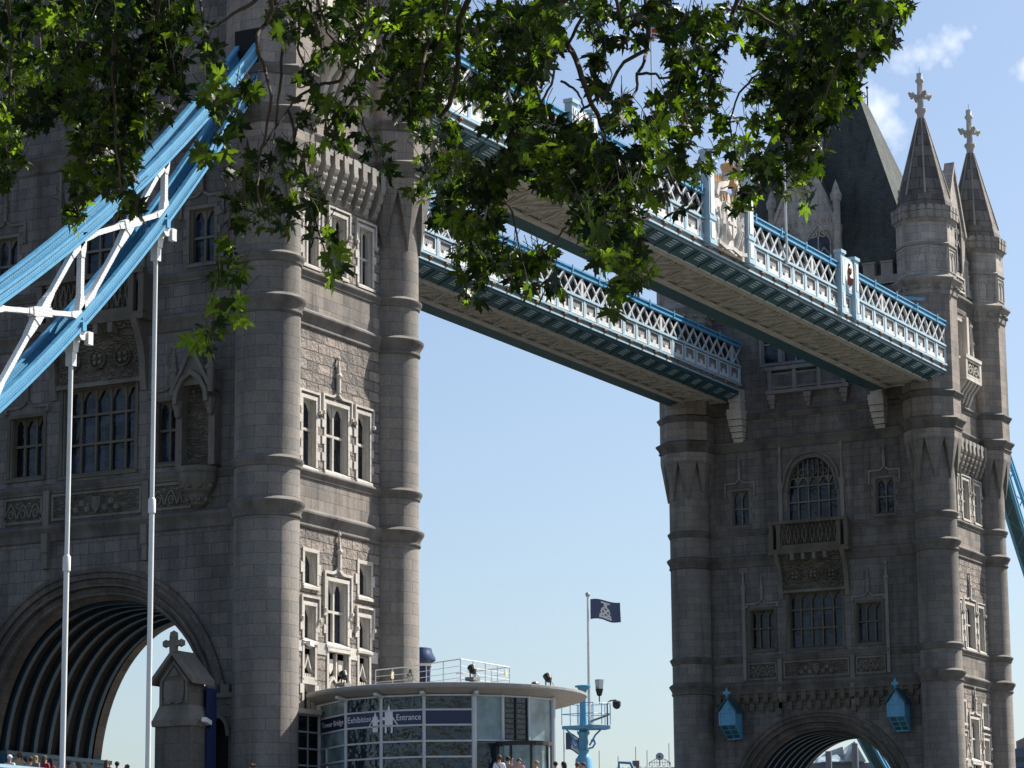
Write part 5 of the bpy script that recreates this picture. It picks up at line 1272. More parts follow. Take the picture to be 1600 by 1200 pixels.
T = thing('security_camera', mpos(1.2, 0, zp+1.1), 'domed security camera on a pole arm at the right of the blue mast platform', 'security camera')
b = MB(); b.tube([mpos(1.15, 0, zp+.1), mpos(1.15, 0, zp+1.15), mpos(1.3, 0, zp+1.25), mpos(1.58, 0, zp+1.28)], .04, 6); b.build('pole_arm', GREYP, T)
b = MB(); c = mpos(1.6, 0, zp+1.08); b.lathe(c[:2], [(.1, zp+1.26), (.2, zp+1.2), (.2, zp+1.0), (.12, zp+.88), (0, zp+.84)], 10); b.build('dome', BLK, T)
fpx = mpos(.30, .25, zp+.12)
T = flagpole(fpx, float(at(920, 926, 140)[2])-fpx[2], .085, 'white flagpole with navy flag standing on the blue mast platform', None)
EM = lambda u, v: 0
fo = (fpx[0]+RT0[0]*.12, fpx[1]+RT0[1]*.12, float(at(920, 931, 140)[2]))
def emblem(u, v):
    x = (u-.48)/.30; y = (v-.5)*2.0*1.0   # ship's wheel with a figure above and a plinth below
    r = math.hypot(x*1.0, (y-.18)*1.0)
    if .36 < r < .52: return 1
    if r <= .36 and (abs(x-(y-.18)) < .13 or abs(x+(y-.18)) < .13): return 1
    if -.84 < y < -.36 and abs(x) < .16+.3*(y < -.66): return 1
    if .66 < y < .82 and abs(x) < .7: return 1
    if .4 < y < .7 and abs(abs(x)-.55) < .12: return 1
    return 0
def flag_fine(w, h, org, dirv, droop, label, k=1):
    d = Vector(dirv).normalized(); n_ = Vector((-d.y, d.x, 0)); b = MB(); nu, nv = 56, 34
    P = lambda u, v: Vector(org)+d*(w*u*(1-.05*u))+n_*(.10*math.sin(u*8*k+v*1.8)*(.25+u))+Vector((0, 0, -h*v-droop*h*u**1.5+.05*h*math.sin(u*7)))
    for i in range(nu):
        for j in range(nv): b.face([P(i/nu, (j+1)/nv), P((i+1)/nu, (j+1)/nv), P((i+1)/nu, j/nv), P(i/nu, j/nv)], emblem((i+.5)/nu, (j+.5)/nv))
    return tag(weld(b.build('flag', [NAVYC, WCL], None, loc=org), 80), label, 'flag', 'navy flags by the pavilion')
flag_fine(1.55, .96, fo, (RT0[0]*.97+.1, RT0[1]*.97+.1, 0), .18, 'navy flag with white wheel emblem flying from the mast platform flagpole')
q0 = at(881, 1140, 165)
flagpole((q0[0], q0[1], DK), float(q0[2])-DK, .06, 'lower thin white flagpole with a drooping navy flag under the blue mast platform', None, False)
flag_fine(1.1, .95, (q0[0]+RT0[0]*.1, q0[1]+RT0[1]*.1, float(at(881, 1145, 165)[2])), (RT0[0], RT0[1], 0), .45, 'smaller drooping navy flag on the lower flagpole behind the blue mast', 1.3)

# ------------------------------------------------------------------ far bank
def P3(px, py, d): return at(px, py, d)
T = None
def ground_box(name, c, along, w, dpt, ztop, mat, label, cat, z0=0):
    pass
a0, a1 = P3(905, 1198, 300), P3(1062, 1190, 300)
T = thing('pier_building', (float(a0[0]), float(a0[1]), 0), 'long low dark roofed river building behind the blue mast', 'building')
u_ = (a1-a0)[:2]; Lb = np.linalg.norm(u_); u_ = u_/Lb; n_ = np.array([-u_[1], u_[0]]) if np.array([-u_[1], u_[0]])@f_[:2] > 0 else np.array([u_[1], -u_[0]])
def bp(t, d, z): q = a0[:2]+u_*t+n_*d; return (q[0], q[1], z)
zr0, zr1 = float(a0[2]), float(a1[2])
b = MB(); b.hexa([bp(-6, 0, 0), bp(Lb+6, 0, 0), bp(Lb+6, 14, 0), bp(-6, 14, 0), bp(-6, 0, zr0-3), bp(Lb+6, 0, zr1-3), bp(Lb+6, 14, zr1-3), bp(-6, 14, zr0-3)]); b.build('wall', flat('grey cladding', (.16, .17, .19)), T)
b = MB(); b.hexa([bp(-6, -.5, zr0-3), bp(Lb+6, -.5, zr1-3), bp(Lb+6, 14, zr1-2.9), bp(-6, 14, zr0-2.9), bp(-6, 3, zr0-.2), bp(Lb+6, 3, zr1-.2), bp(Lb+6, 10, zr1-.2), bp(-6, 10, zr0-.2)]); b.build('roof', flat('dark roof sheet', (.05, .055, .062), .6), T)
b = MB()
for k in range(18): t = Lb*k/17; b.bar(bp(t, -.55, zr0+(zr1-zr0)*k/17-3.0), bp(t+.3, 2.7, zr0+(zr1-zr0)*k/17-.15), .22, .2)
b.build('roof_rib', STEEL, T)
for k, (px, hh, lab) in enumerate(((938, 1.9, 'thin grey aerial mast on the river building, the leftmost'), (968, 1.2, 'thin grey aerial mast on the river building, the short second one'), (996, 2.1, 'thin grey aerial mast on the river building beside a chimney box'), (1014, 1.7, 'thin grey aerial mast on the river building, just left of the dish'), (1049, 2.3, 'thin grey aerial mast on the river building, right of the dish'))):
    t = Lb*(px-905)/157; z = zr0+(zr1-zr0)*t/Lb
    b = MB(); b.tube([bp(t, 5, z-.3), bp(t, 5, z+hh)], .05, 5); tag(b.build('aerial_mast', STEEL, loc=bp(t, 5, z-.3)), lab, 'aerial mast', 'aerials on the river building')
t = Lb*(1034-905)/157; z = zr0+(zr1-zr0)*t/Lb
T = thing('satellite_dish', bp(t, 5, z), 'round grey satellite dish on a pale frame on the river building', 'satellite dish')
b = MB(); cq = Vector(bp(t, 5, z+.95)); dr = Vector((-f_[0], -f_[1], .25)).normalized(); b.tube([cq+dr*.1, cq+dr*.02, cq-dr*.15, cq-dr*.2], [.42, .36, .2, .04], 16); b.build('dish', STEEL, T)
b = MB(); b.ball(tuple(cq+dr*.14), .13, 8); b.tube([tuple(cq-dr*.1), bp(t, 5, z)], .06, 5); b.build('feed_horn', BLK, T)
b = MB()
for s in (-1, 1):
    b.tube([bp(t+s*1.1, 5, z), bp(t+s*1.1, 5, z+.35), bp(t+s*.3, 5, z+.8)], .04, 4)
    for k in range(4): b.tube([bp(t+s*(.3+.25*k), 5, z), bp(t+s*(.3+.25*k), 5, z+.75-.12*k)], .025, 4)
b.tube([bp(t-1.1, 5, z+.35), bp(t+1.1, 5, z+.35)], .03, 4); b.build('frame', STEEL, T)
t = Lb*(998-905)/157; b = MB(); z = zr0+(zr1-zr0)*t/Lb; b.hexa([bp(t-.5, 4, z-.4), bp(t+.2, 4, z-.4), bp(t+.2, 5, z-.4), bp(t-.5, 5, z-.4), bp(t-.5, 4, z+.6), bp(t+.2, 4, z+.6), bp(t+.2, 5, z+.6), bp(t-.5, 5, z+.6)]); tag(b.build('chimney_box', flat('brown vent box', (.2, .14, .13)), loc=bp(t, 4, z-.4)), 'small brown chimney box on the river building roof', 'chimney box')
gq = [at(px, py, 230) for px, py in ((967, 1203), (967, 1191), (985, 1192), (990, 1203))]
b = MB(); b.tube(gq, .13, 6); tag(b.build('gangway_rail', BLUE, loc=tuple(gq[0])), 'blue bent tubular rail in front of the river building', 'rail')
# glass gabled offices seen through the right arch
ga = at(1195, 1195, 330); gz = lambda y: float(at(1290, y, 330)[2])
u2, d2 = RT0[:2], f_[:2]
def gp(px, d, z): q = at(px, 1190, 330)[:2]+d2*d; return (q[0], q[1], z)
T = thing('glass_office', (float(ga[0]), float(ga[1]), 0), 'pale glass office building with gabled roof lights seen through the right arch', 'building')
b = MB(); b.hexa([gp(1150, 0, 0), gp(1420, 0, 0), gp(1420, 30, 0), gp(1150, 30, 0), gp(1150, 0, gz(1192)), gp(1420, 0, gz(1192)), gp(1420, 30, gz(1192)), gp(1150, 30, gz(1192))]); b.build('wall', flat('grey office wall', (.2, .22, .25)), T)
b = MB(); b.prism([gp(1318, -2, gz(1192)), gp(1350, -2, gz(1192)), gp(1333, -2, gz(1160))], tuple(np.array([*d2, 0])*10)); b.prism([gp(1285, 3, gz(1192)), gp(1327, 3, gz(1192)), gp(1322, 3, gz(1163)), gp(1296, 3, gz(1172))], tuple(np.array([*d2, 0])*12)); b.build('gable', paint('pale cladding', (.5, .52, .52), .5), T)
b = MB(); b.prism([gp(1322.5, -2.05, gz(1191)), gp(1345, -2.05, gz(1191)), gp(1333, -2.05, gz(1166))], tuple(np.array([*d2, 0])*-.05)); b.face([gp(1275, -1, gz(1191)), gp(1317, -1, gz(1191)), gp(1312, 2.5, gz(1176)), gp(1285, 2.5, gz(1180))]); b.build('roof_light', glass('pale green glazing', (.28, .36, .36), .1), T)
b = MB()
for px in (1289, 1330): b.lathe(gp(px, -4, 0)[:2], [(.35, 0), (.35, gz(1166 if px > 1300 else 1178))], 10)
b.build('column', GREYP, T)
b1 = at(1575, 1170, 320); b2_ = at(1625, 1168, 320)
T = thing('office_block', (float(b1[0]), float(b1[1]), 0), 'grey blue office block at the right edge below the far chain', 'building')
e_ = np.array([*d2, 0])*12
b = MB(); b.prism([(b1[0], b1[1], 0), (b2_[0], b2_[1], 0), (b2_[0], b2_[1], float(b2_[2])), (b1[0], b1[1], float(b1[2]))], tuple(e_)); b.build('wall', flat('blue grey cladding', (.12, .15, .19)), T)
b = MB(); p_ = b1+(b2_-b1)*.55; b.prism([(p_[0], p_[1], float(p_[2])), (b2_[0], b2_[1], float(b2_[2])), (b2_[0], b2_[1], float(b2_[2])+1.2), (p_[0], p_[1], float(p_[2])+1.2)], tuple(e_*.5)); b.build('plant_room', flat('brown plant room', (.16, .13, .1)), T)
b = MB(); 
for k in range(4): z = float(b1[2])-.9-k*1.1; b.face([(b1[0]-d2[0]*.05, b1[1]-d2[1]*.05, z-.5), (b2_[0]-d2[0]*.05, b2_[1]-d2[1]*.05, z-.5), (b2_[0]-d2[0]*.05, b2_[1]-d2[1]*.05, z), (b1[0]-d2[0]*.05, b1[1]-d2[1]*.05, z)])
b.build('window', PANEL_, T)

# ------------------------------------------------------------------ people on the bridge
SKIN = flat('skin', (.46, .27, .19), .6, dirt=.05)
def cloth(n, c): return flat(n, c, .85, dirt=.12)
def person_mesh(pose):
    J = {'pel': (0, 0, .95), 'wai': (0, 0, 1.1), 'che': (0, 0, 1.32), 'nek': (0, .0, 1.47), 'chin': (0, .02, 1.56), 'mid': (0, .02, 1.65), 'top': (0, .0, 1.73), 'nose': (0, .115, 1.635),
         'hl': (-.1, 0, .9), 'kl': (-.11, .02, .5), 'al': (-.11, 0, .09), 'fl': (-.12, .14, .04), 'hr': (.1, 0, .9), 'kr': (.11, .02, .5), 'ar': (.11, 0, .09), 'fr': (.12, .14, .04),
         'sl': (-.19, 0, 1.41), 'el': (-.25, -.03, 1.14), 'wl': (-.24, .08, .9), 'ndl': (-.23, .12, .82), 'sr': (.19, 0, 1.41), 'er': (.25, -.03, 1.14), 'wr': (.24, .08, .9), 'ndr': (.23, .12, .82)}
    if pose == 'camera':
        J.update(er=(.27, .16, 1.24), wr=(.12, .27, 1.5), ndr=(.07, .26, 1.58), el=(-.27, .16, 1.24), wl=(-.12, .27, 1.5), ndl=(-.07, .26, 1.58))
    if pose == 'raise': J.update(er=(.33, .2, 1.42), wr=(.28, .32, 1.68), ndr=(.26, .34, 1.77))
    rad = dict(pel=.15, wai=.135, che=.155, nek=.058, chin=.072, mid=.088, top=.06, nose=.018, hl=.09, kl=.062, al=.045, fl=.035, hr=.09, kr=.062, ar=.045, fr=.035, sl=.072, el=.045, wl=.032, ndl=.038, sr=.072, er=.045, wr=.032, ndr=.038)
    E_ = [('pel', 'wai'), ('wai', 'che'), ('che', 'nek'), ('nek', 'chin'), ('chin', 'mid'), ('mid', 'top'), ('mid', 'nose'), ('pel', 'hl'), ('hl', 'kl'), ('kl', 'al'), ('al', 'fl'), ('pel', 'hr'), ('hr', 'kr'), ('kr', 'ar'), ('ar', 'fr'), ('che', 'sl'), ('sl', 'el'), ('el', 'wl'), ('wl', 'ndl'), ('che', 'sr'), ('sr', 'er'), ('er', 'wr'), ('wr', 'ndr')]
    K = list(J); me = bpy.data.meshes.new('person_base'); me.from_pydata([J[k] for k in K], [(K.index(a), K.index(c)) for a, c in E_], [])
    ob = bpy.data.objects.new('person_tmp', me); COL.objects.link(ob)
    sk = ob.modifiers.new('s', 'SKIN'); ob.modifiers.new('d', 'SUBSURF').levels = 2
    for i, k in enumerate(K):
        v = me.skin_vertices[0].data[i]; r = rad[k]; v.radius = (r*1.25 if k in ('pel', 'wai', 'che') else r, r*.85 if k in ('pel', 'wai', 'che') else r); v.use_root = (k == 'pel')
    bpy.context.view_layer.update(); dg = bpy.context.evaluated_depsgraph_get()
    out = bpy.data.meshes.new_from_object(ob.evaluated_get(dg)); bpy.data.objects.remove(ob)
    for p in out.polygons: p.use_smooth = True
    return out
PM = {k: person_mesh(k) for k in ('stand', 'camera', 'raise')}
def hair_mesh(kind):
    b = MB()
    if kind == 'cap':
        b.ball((0, .0, 1.70), .112, 12, 0, (1, 1.1, .9)); b.box(-.08, .08, .08, .2, 1.69, 1.71)
    else:
        b.ball((0, -.022, 1.685), .113, 12, 0, (.98, 1.05, 1.0))
        if kind == 'long':
            b.tube([(0, -.07, 1.7), (0, -.10, 1.55), (0, -.10, 1.40)], [.09, .10, .06], 8)
        if kind == 'bun': b.ball((0, -.13, 1.72), .06, 8)
    return b
HAIR = {k: None for k in ('short', 'long', 'bun', 'cap')}
def person(px, py, d, pose, shirt, trous, hair, hk, label, yaw=0.0):
    q = at(px, py, d); sc_ = (float(q[2])-DK)/1.75
    sc_ = min(max(sc_, .88), 1.12)
    T = thing('person', (float(q[0]), float(q[1]), DK), label, 'person', 'people on the bridge')
    me = PM[pose].copy(); me.materials.clear(); me.materials.append(SKIN); me.materials.append(shirt); me.materials.append(trous)
    for p in me.polygons:
        c = p.center; arm = abs(c.x) > .2 or (pose != 'stand' and c.y > .1)
        p.material_index = 2 if c.z < 1.0 and not (abs(c.x) > .185) else 1 if (c.z < 1.46 and not (arm and (abs(c.x) > .235 and c.z < 1.2 or c.y > .12))) else 0
    b_ = bpy.data.objects.new('body', me); COL.objects.link(b_); b_.parent = T
    h = hair_mesh(hk).build('hat' if hk == 'cap' else 'hair', hair, None); weld(h, 60); h.parent = T; h.location = (0, 0, 0)
    T.scale = (sc_,)*3; T.rotation_euler = (0, 0, yaw)
HB, HD, HBL, HR_ = cloth('brown hair', (.09, .045, .025)), cloth('dark hair', (.018, .013, .011)), cloth('fair hair', (.28, .2, .1)), cloth('auburn hair', (.14, .05, .03))
cw, cr, cb, ck, cg, cp, cbl = cloth('white shirt', (.72, .73, .76)), cloth('red top', (.30, .025, .035)), cloth('navy shirt', (.03, .04, .1)), cloth('khaki shirt', (.36, .3, .2)), cloth('grey shirt', (.2, .2, .21)), cloth('pink top', (.55, .25, .25)), cloth('black top', (.02, .02, .022))
tj = cloth('denim', (.05, .08, .15))
WC = cloth('white cap', (.75, .75, .78))
tow = math.pi/2+.3
PL = [(15, 1181, 114.0, 'stand', cw, tj, WC, 'cap', 'person in white shirt and white cap, leftmost in the crowd', -1.2),
 (30, 1177, 115.0, 'camera', ck, tj, HB, 'short', 'person in khaki shirt holding a camera up to the face beside the white cap', -1.0),
 (38, 1185, 115.5, 'stand', cw, tj, HD, 'short', 'dark haired person in white shirt between the camera holder and the auburn head', .4),
 (48, 1184, 114.5, 'stand', cp, tj, HR_, 'bun', 'person with auburn hair in a bun and pink top in the left crowd', -.8),
 (56, 1192, 112.5, 'stand', cg, tj, HBL, 'long', 'fair haired person low in front of the auburn head in the left crowd', -1.8),
 (70, 1182, 114.0, 'stand', cr, tj, HB, 'long', 'person with long brown hair and red top in the left crowd', -1.5),
 (79, 1186, 115.0, 'stand', cr, tj, HD, 'long', 'person with long dark hair and red top right of the other red top', -.6),
 (93, 1190, 116.0, 'stand', cp, tj, HBL, 'short', 'fair short haired person just left of the leftmost white rod', .5),
 (107, 1190, 116.0, 'raise', cg, tj, HB, 'short', 'brown haired person with one arm raised right of the leftmost white rod', -.8),
 (122, 1192, 117.0, 'stand', cbl, tj, HB, 'long', 'brown long haired person in black top under the arch rib feet', -.2),
 (138, 1195, 117.0, 'stand', cb, tj, HBL, 'long', 'fair haired person in navy shirt under the tower arch', .2),
 (167, 1193, 115.0, 'stand', cr, tj, HB, 'long', 'person with brown hair and red top against the sky under the arch', -1.4),
 (183, 1191, 116.0, 'stand', cbl, tj, HD, 'short', 'tall dark haired person in black against the sky under the arch', -1.0),
 (198, 1198, 117.5, 'stand', cg, tj, HR_, 'short', 'person, only the top of auburn hair showing left of the right rod', .6),
 (393, 1197, 117.8, 'stand', cg, tj, HB, 'bun', 'person with brown bun low beside the left turret foot', .3),
 (511, 1196, 118.2, 'stand', cbl, tj, HD, 'short', 'dark haired person in black before the left pavilion glass', 2.2),
 (780, 1181, 116.5, 'stand', cw, tj, HB, 'short', 'person in white shirt with dark strap seen from behind before the pavilion', -.8),
 (794, 1183, 117.0, 'stand', cg, tj, HD, 'short', 'dark haired person just right of the white shirted one before the pavilion', -1.5),
 (811, 1186, 117.0, 'raise', cp, tj, HB, 'bun', 'person with brown hair and an arm raised in front of the revolving door', 2.0),
 (838, 1195, 117.5, 'stand', ck, tj, HBL, 'short', 'balding fair person in front of the right pavilion glass', .8),
 (868, 1195, 118.0, 'stand', cb, tj, HD, 'short', 'dark haired person in navy at the right end of the pavilion', -1.0),
 (880, 1194, 118.0, 'stand', cg, tj, HD, 'long', 'long dark haired person under the smaller navy flag', -.2),
 (902, 1196, 118.5, 'stand', cr, tj, HR_, 'short', 'auburn haired person in red left of the blue mast foot', -1.1),
 (911, 1193, 118.5, 'stand', cp, tj, HR_, 'short', 'auburn haired person in pink directly before the blue mast foot', .9)]
for a in PL: person(*a)
b = MB(); bq = at(780, 1188, 116.2); n3 = -f_; b.tube([(bq[0]-RT0[0]*.16-f_[0]*.0, bq[1]-RT0[1]*.16, DK+1.46), (bq[0]-f_[0]*.14, bq[1]-f_[1]*.14, DK+1.25), (bq[0]+RT0[0]*.17-f_[0]*.1, bq[1]+RT0[1]*.17-f_[1]*.1, DK+1.0)], .02, 5)
tag(b.build('bag_strap', NAVY, loc=(bq[0], bq[1], DK+1.0)), 'dark diagonal bag strap across the white shirted back before the pavilion', 'bag strap')

# ------------------------------------------------------------------ plane tree hanging over the view
def leafmat():
    M, n, l, p = newmat('plane leaf')
    at_ = n.new('ShaderNodeAttribute'); at_.attribute_name = 'tone'; at_.attribute_type = 'GEOMETRY'
    c = mixc(n, l, at_.outputs['Fac'], (.006, .016, .004), (.020, .046, .007))
    l.new(c, p.inputs['Base Color']); p.inputs['Roughness'].default_value = .42; p.inputs['Specular IOR Level'].default_value = .24
    tr = n.new('ShaderNodeBsdfTranslucent'); ct = mixc(n, l, at_.outputs['Fac'], (.008, .028, .002), (.30, .50, .02)); l.new(ct, tr.inputs['Color'])
    ms = n.new('ShaderNodeMixShader'); ms.inputs[0].default_value = .40; l.new(p.outputs[0], ms.inputs[1]); l.new(tr.outputs[0], ms.inputs[2])
    l.new(ms.outputs[0], n['Material Output'].inputs['Surface']); return M
LEAFM = leafmat()
BARK = plainstone('plane bark', (.085, .068, .05), .5, bmp=.02, bscale=14)
# leaf outline (petiole end at origin, tip at y=1): five pointed lobes with shallow teeth
LO = [(0, 0), (.10, .02), (.22, -.12), (.30, -.03), (.50, -.04), (.42, .12), (.25, .20), (.45, .29), (.60, .33), (.54, .44), (.66, .62), (.46, .52), (.36, .55), (.17, .43), (.22, .62), (.14, .66), (.17, .80), (.07, .83), (0, 1.02)]
LO = LO + [(-x, y) for x, y in LO[-2:0:-1]]
LO = np.array(LO)
def leaf_soup(C, size, nrm, tip, tone, curl):
    k = len(LO); N = len(C)
    tip = tip-nrm*np.sum(tip*nrm, 1, keepdims=True); tip /= np.linalg.norm(tip, axis=1, keepdims=True)+1e-9
    side = np.cross(tip, nrm)
    ctr = np.array([[0, .38]]); L = np.vstack([LO, ctr])
    x, y = L[:, 0], L[:, 1]
    asp = rs.uniform(.62, 1.12, N); side = side*asp[:, None]
    bend = (-.35*x**2-.22*(y-.4)**2)
    V = C[:, None, :]+size[:, None, None]*(side[:, None, :]*x[None, :, None]+tip[:, None, :]*y[None, :, None]+nrm[:, None, :]*(bend[None, :, None]*curl[:, None, None]+.06*np.abs(x)[None, :, None]))
    V = V.reshape(-1, 3); F = np.array([[i, (i+1) % k, k] for i in range(k)])
    F = (F[None]+(np.arange(N)*(k+1))[:, None, None]).reshape(-1, 3)
    return V, F, np.repeat(tone, k+1)
rs = np.random.RandomState(11)
# clumps: picture place, half size, leaves, distance from the lens
CL = [
 # left mass
 (25, 30, 42, 40, 34), (95, 25, 55, 40, 46), (175, 25, 50, 40, 40), (245, 30, 45, 40, 40), (300, 20, 30, 26, 16), (30, 105, 45, 45, 38), (105, 100, 50, 45, 48), (180, 95, 50, 45, 46), (240, 90, 38, 40, 28),
 (20, 180, 36, 40, 28), (80, 165, 40, 35, 26), (140, 165, 45, 42, 42), (205, 150, 42, 42, 36), (262, 110, 26, 40, 18), (15, 255, 22, 40, 16), (5, 290, 12, 20, 6), (150, 225, 42, 40, 34), (200, 215, 36, 36, 28), (128, 285, 26, 40, 18), (178, 282, 34, 34, 24), (205, 318, 22, 20, 8), (118, 335, 20, 22, 8), (230, 190, 20, 30, 10), (60, 190, 28, 24, 10), (40, 160, 20, 20, 8), (280, 60, 18, 30, 7), (262, 175, 16, 16, 4), (195, 250, 24, 20, 8),
 (318, 55, 20, 34, 9), (332, 105, 18, 26, 9), (338, 150, 30, 26, 14), (358, 165, 26, 26, 12), (345, 205, 18, 22, 5), (330, 238, 16, 14, 5), (395, 140, 26, 20, 10), (285, 150, 12, 22, 3), (375, 190, 14, 12, 3),
 # centre hanging sprays
 (430, 22, 26, 26, 11), (470, 12, 34, 20, 12), (452, 58, 30, 22, 11), (490, 30, 20, 20, 6), (530, 25, 40, 32, 24), (575, 40, 36, 40, 24), (500, 92, 38, 30, 20), (545, 75, 36, 36, 20), (485, 125, 26, 18, 8), (580, 100, 28, 24, 12), (615, 30, 30, 34, 20),
 (500, 165, 34, 26, 14), (540, 185, 36, 28, 15), (485, 190, 26, 22, 8), (560, 150, 30, 24, 10), (520, 225, 34, 20, 11), (575, 230, 26, 26, 10), (600, 255, 16, 22, 5), (470, 235, 30, 22, 10), (455, 275, 32, 22, 13), (415, 262, 34, 22, 12), (375, 275, 30, 22, 9), (395, 300, 32, 22, 11), (440, 315, 34, 26, 14), (490, 290, 22, 24, 7), (395, 340, 40, 24, 16), (440, 352, 26, 18, 8), (360, 310, 14, 18, 4),
 (375, 355, 14, 22, 4), (362, 385, 12, 18, 3), (370, 415, 14, 14, 3), (335, 433, 22, 16, 4), (372, 435, 14, 18, 3), (350, 470, 16, 14, 3), (365, 495, 14, 18, 3), (345, 500, 18, 14, 3), (330, 522, 18, 12, 4), (308, 530, 14, 14, 3), (322, 545, 14, 8, 2), (372, 468, 12, 10, 2),
 (490, 325, 18, 22, 6), (505, 365, 20, 20, 6), (520, 395, 18, 22, 6), (540, 405, 12, 16, 3), (515, 425, 12, 14, 3), (483, 372, 10, 12, 2),
 # right mass, left half
 (660, 25, 38, 34, 30), (710, 35, 38, 40, 28), (650, 85, 40, 40, 38), (640, 130, 40, 36, 40), (690, 80, 34, 36, 24), (610, 90, 26, 30, 14), (645, 165, 30, 26, 22), (615, 165, 20, 22, 8), (695, 130, 30, 30, 18), (680, 170, 26, 22, 12), (740, 60, 30, 34, 18), (770, 40, 32, 36, 24), (760, 95, 30, 34, 22), (745, 145, 28, 28, 16), (810, 45, 38, 40, 34), (800, 105, 30, 30, 20), (850, 35, 34, 36, 26), (850, 80, 28, 28, 16), (890, 15, 34, 20, 18), (770, 135, 22, 22, 8), (835, 115, 20, 18, 8),
 (665, 215, 30, 24, 14), (700, 215, 26, 24, 11), (680, 262, 34, 26, 16), (720, 255, 30, 26, 14), (660, 300, 18, 26, 8), (700, 310, 34, 28, 19), (738, 300, 30, 30, 18), (725, 350, 34, 28, 20), (760, 345, 28, 28, 16), (690, 345, 22, 20, 8), (755, 390, 34, 26, 18), (720, 395, 22, 22, 9), (745, 430, 26, 24, 12), (735, 465, 18, 20, 6), (785, 410, 30, 26, 15), (820, 420, 28, 24, 13), (845, 400, 20, 20, 8), (795, 450, 20, 16, 5), (860, 440, 16, 18, 4), (830, 455, 18, 12, 4), (770, 280, 28, 24, 14),
 (790, 190, 34, 30, 24), (830, 175, 30, 26, 16), (860, 205, 34, 28, 22), (820, 230, 34, 30, 24), (865, 250, 34, 30, 26), (800, 265, 30, 26, 18), (905, 215, 28, 26, 14), (905, 260, 34, 30, 26), (890, 295, 34, 28, 24), (935, 240, 26, 26, 14), (850, 290, 28, 24, 14), (940, 275, 30, 28, 20),
 # right mass, middle
 (925, 45, 22, 20, 9), (950, 60, 20, 24, 10), (935, 20, 30, 18, 16), (970, 25, 34, 26, 24), (940, 100, 20, 20, 7), (930, 130, 20, 18, 6), (985, 60, 22, 20, 9), (970, 165, 34, 26, 16), (985, 200, 34, 26, 20), (960, 185, 20, 18, 7), (1010, 25, 30, 26, 20), (1040, 20, 30, 26, 22), (1060, 55, 30, 26, 22), (1075, 95, 28, 26, 18), (1050, 90, 20, 20, 8), (1095, 40, 34, 30, 26), (1110, 90, 28, 26, 16), (1130, 60, 26, 24, 12), (1060, 130, 28, 22, 14), (1095, 135, 28, 24, 14), (1120, 150, 22, 16, 6), (1040, 165, 30, 22, 14), (1080, 175, 34, 24, 18), (1030, 195, 32, 24, 18), (1065, 210, 32, 22, 14), (1020, 235, 30, 24, 16), (1105, 165, 20, 16, 5),
 (915, 330, 30, 26, 18), (950, 320, 30, 26, 18), (985, 295, 30, 24, 16), (960, 355, 34, 26, 20), (925, 365, 26, 22, 12), (990, 340, 22, 22, 9), (985, 385, 30, 24, 15), (955, 395, 26, 22, 12), (1000, 420, 22, 18, 8), (975, 435, 28, 24, 11), (955, 455, 14, 16, 4), (995, 450, 16, 16, 4), (960, 480, 10, 12, 2), (1015, 430, 12, 12, 3), (935, 415, 18, 16, 5), (905, 345, 20, 20, 6),
 (1045, 270, 34, 20, 12), (1080, 285, 28, 20, 9), (1035, 310, 28, 20, 10), (1000, 265, 28, 22, 12), (1075, 325, 16, 14, 4), (1060, 245, 26, 18, 9), (1130, 195, 28, 20, 11), (1150, 230, 28, 22, 12), (1120, 235, 22, 20, 7), (1100, 258, 20, 16, 5), (1160, 265, 26, 20, 10), (1190, 260, 24, 20, 10), (1165, 300, 24, 16, 8), (1150, 322, 22, 12, 5), (1185, 290, 14, 12, 3),
 # right mass, right part
 (1150, 25, 34, 26, 22), (1190, 25, 34, 28, 26), (1230, 30, 36, 32, 34), (1275, 25, 36, 30, 32), (1320, 20, 34, 26, 26), (1360, 15, 30, 18, 16), (1400, 15, 26, 18, 10), (1425, 8, 16, 12, 4), (1180, 70, 26, 22, 10), (1225, 80, 36, 32, 32), (1270, 75, 36, 34, 36), (1315, 65, 34, 32, 30), (1355, 50, 28, 24, 15), (1390, 45, 22, 20, 8), (1350, 85, 24, 22, 9), (1385, 72, 14, 14, 3), (1240, 125, 36, 30, 36), (1285, 125, 36, 30, 36), (1325, 110, 28, 26, 18), (1200, 120, 24, 22, 8), (1250, 160, 34, 24, 30), (1295, 160, 32, 24, 26), (1325, 145, 20, 20, 8), (1215, 155, 28, 20, 14), (1180, 150, 22, 16, 7), (1210, 190, 28, 22, 12), (1245, 195, 28, 20, 13), (1180, 190, 22, 20, 7), (1270, 215, 24, 22, 10), (1230, 230, 22, 22, 8), (1210, 265, 24, 20, 8), (1255, 250, 24, 22, 9), (1280, 250, 18, 20, 6), (1245, 285, 20, 20, 6), (1225, 300, 14, 16, 3), (1265, 300, 14, 18, 3), (1265, 325, 18, 12, 3), (1300, 190, 18, 14, 5), (1185, 225, 18, 16, 4),
]
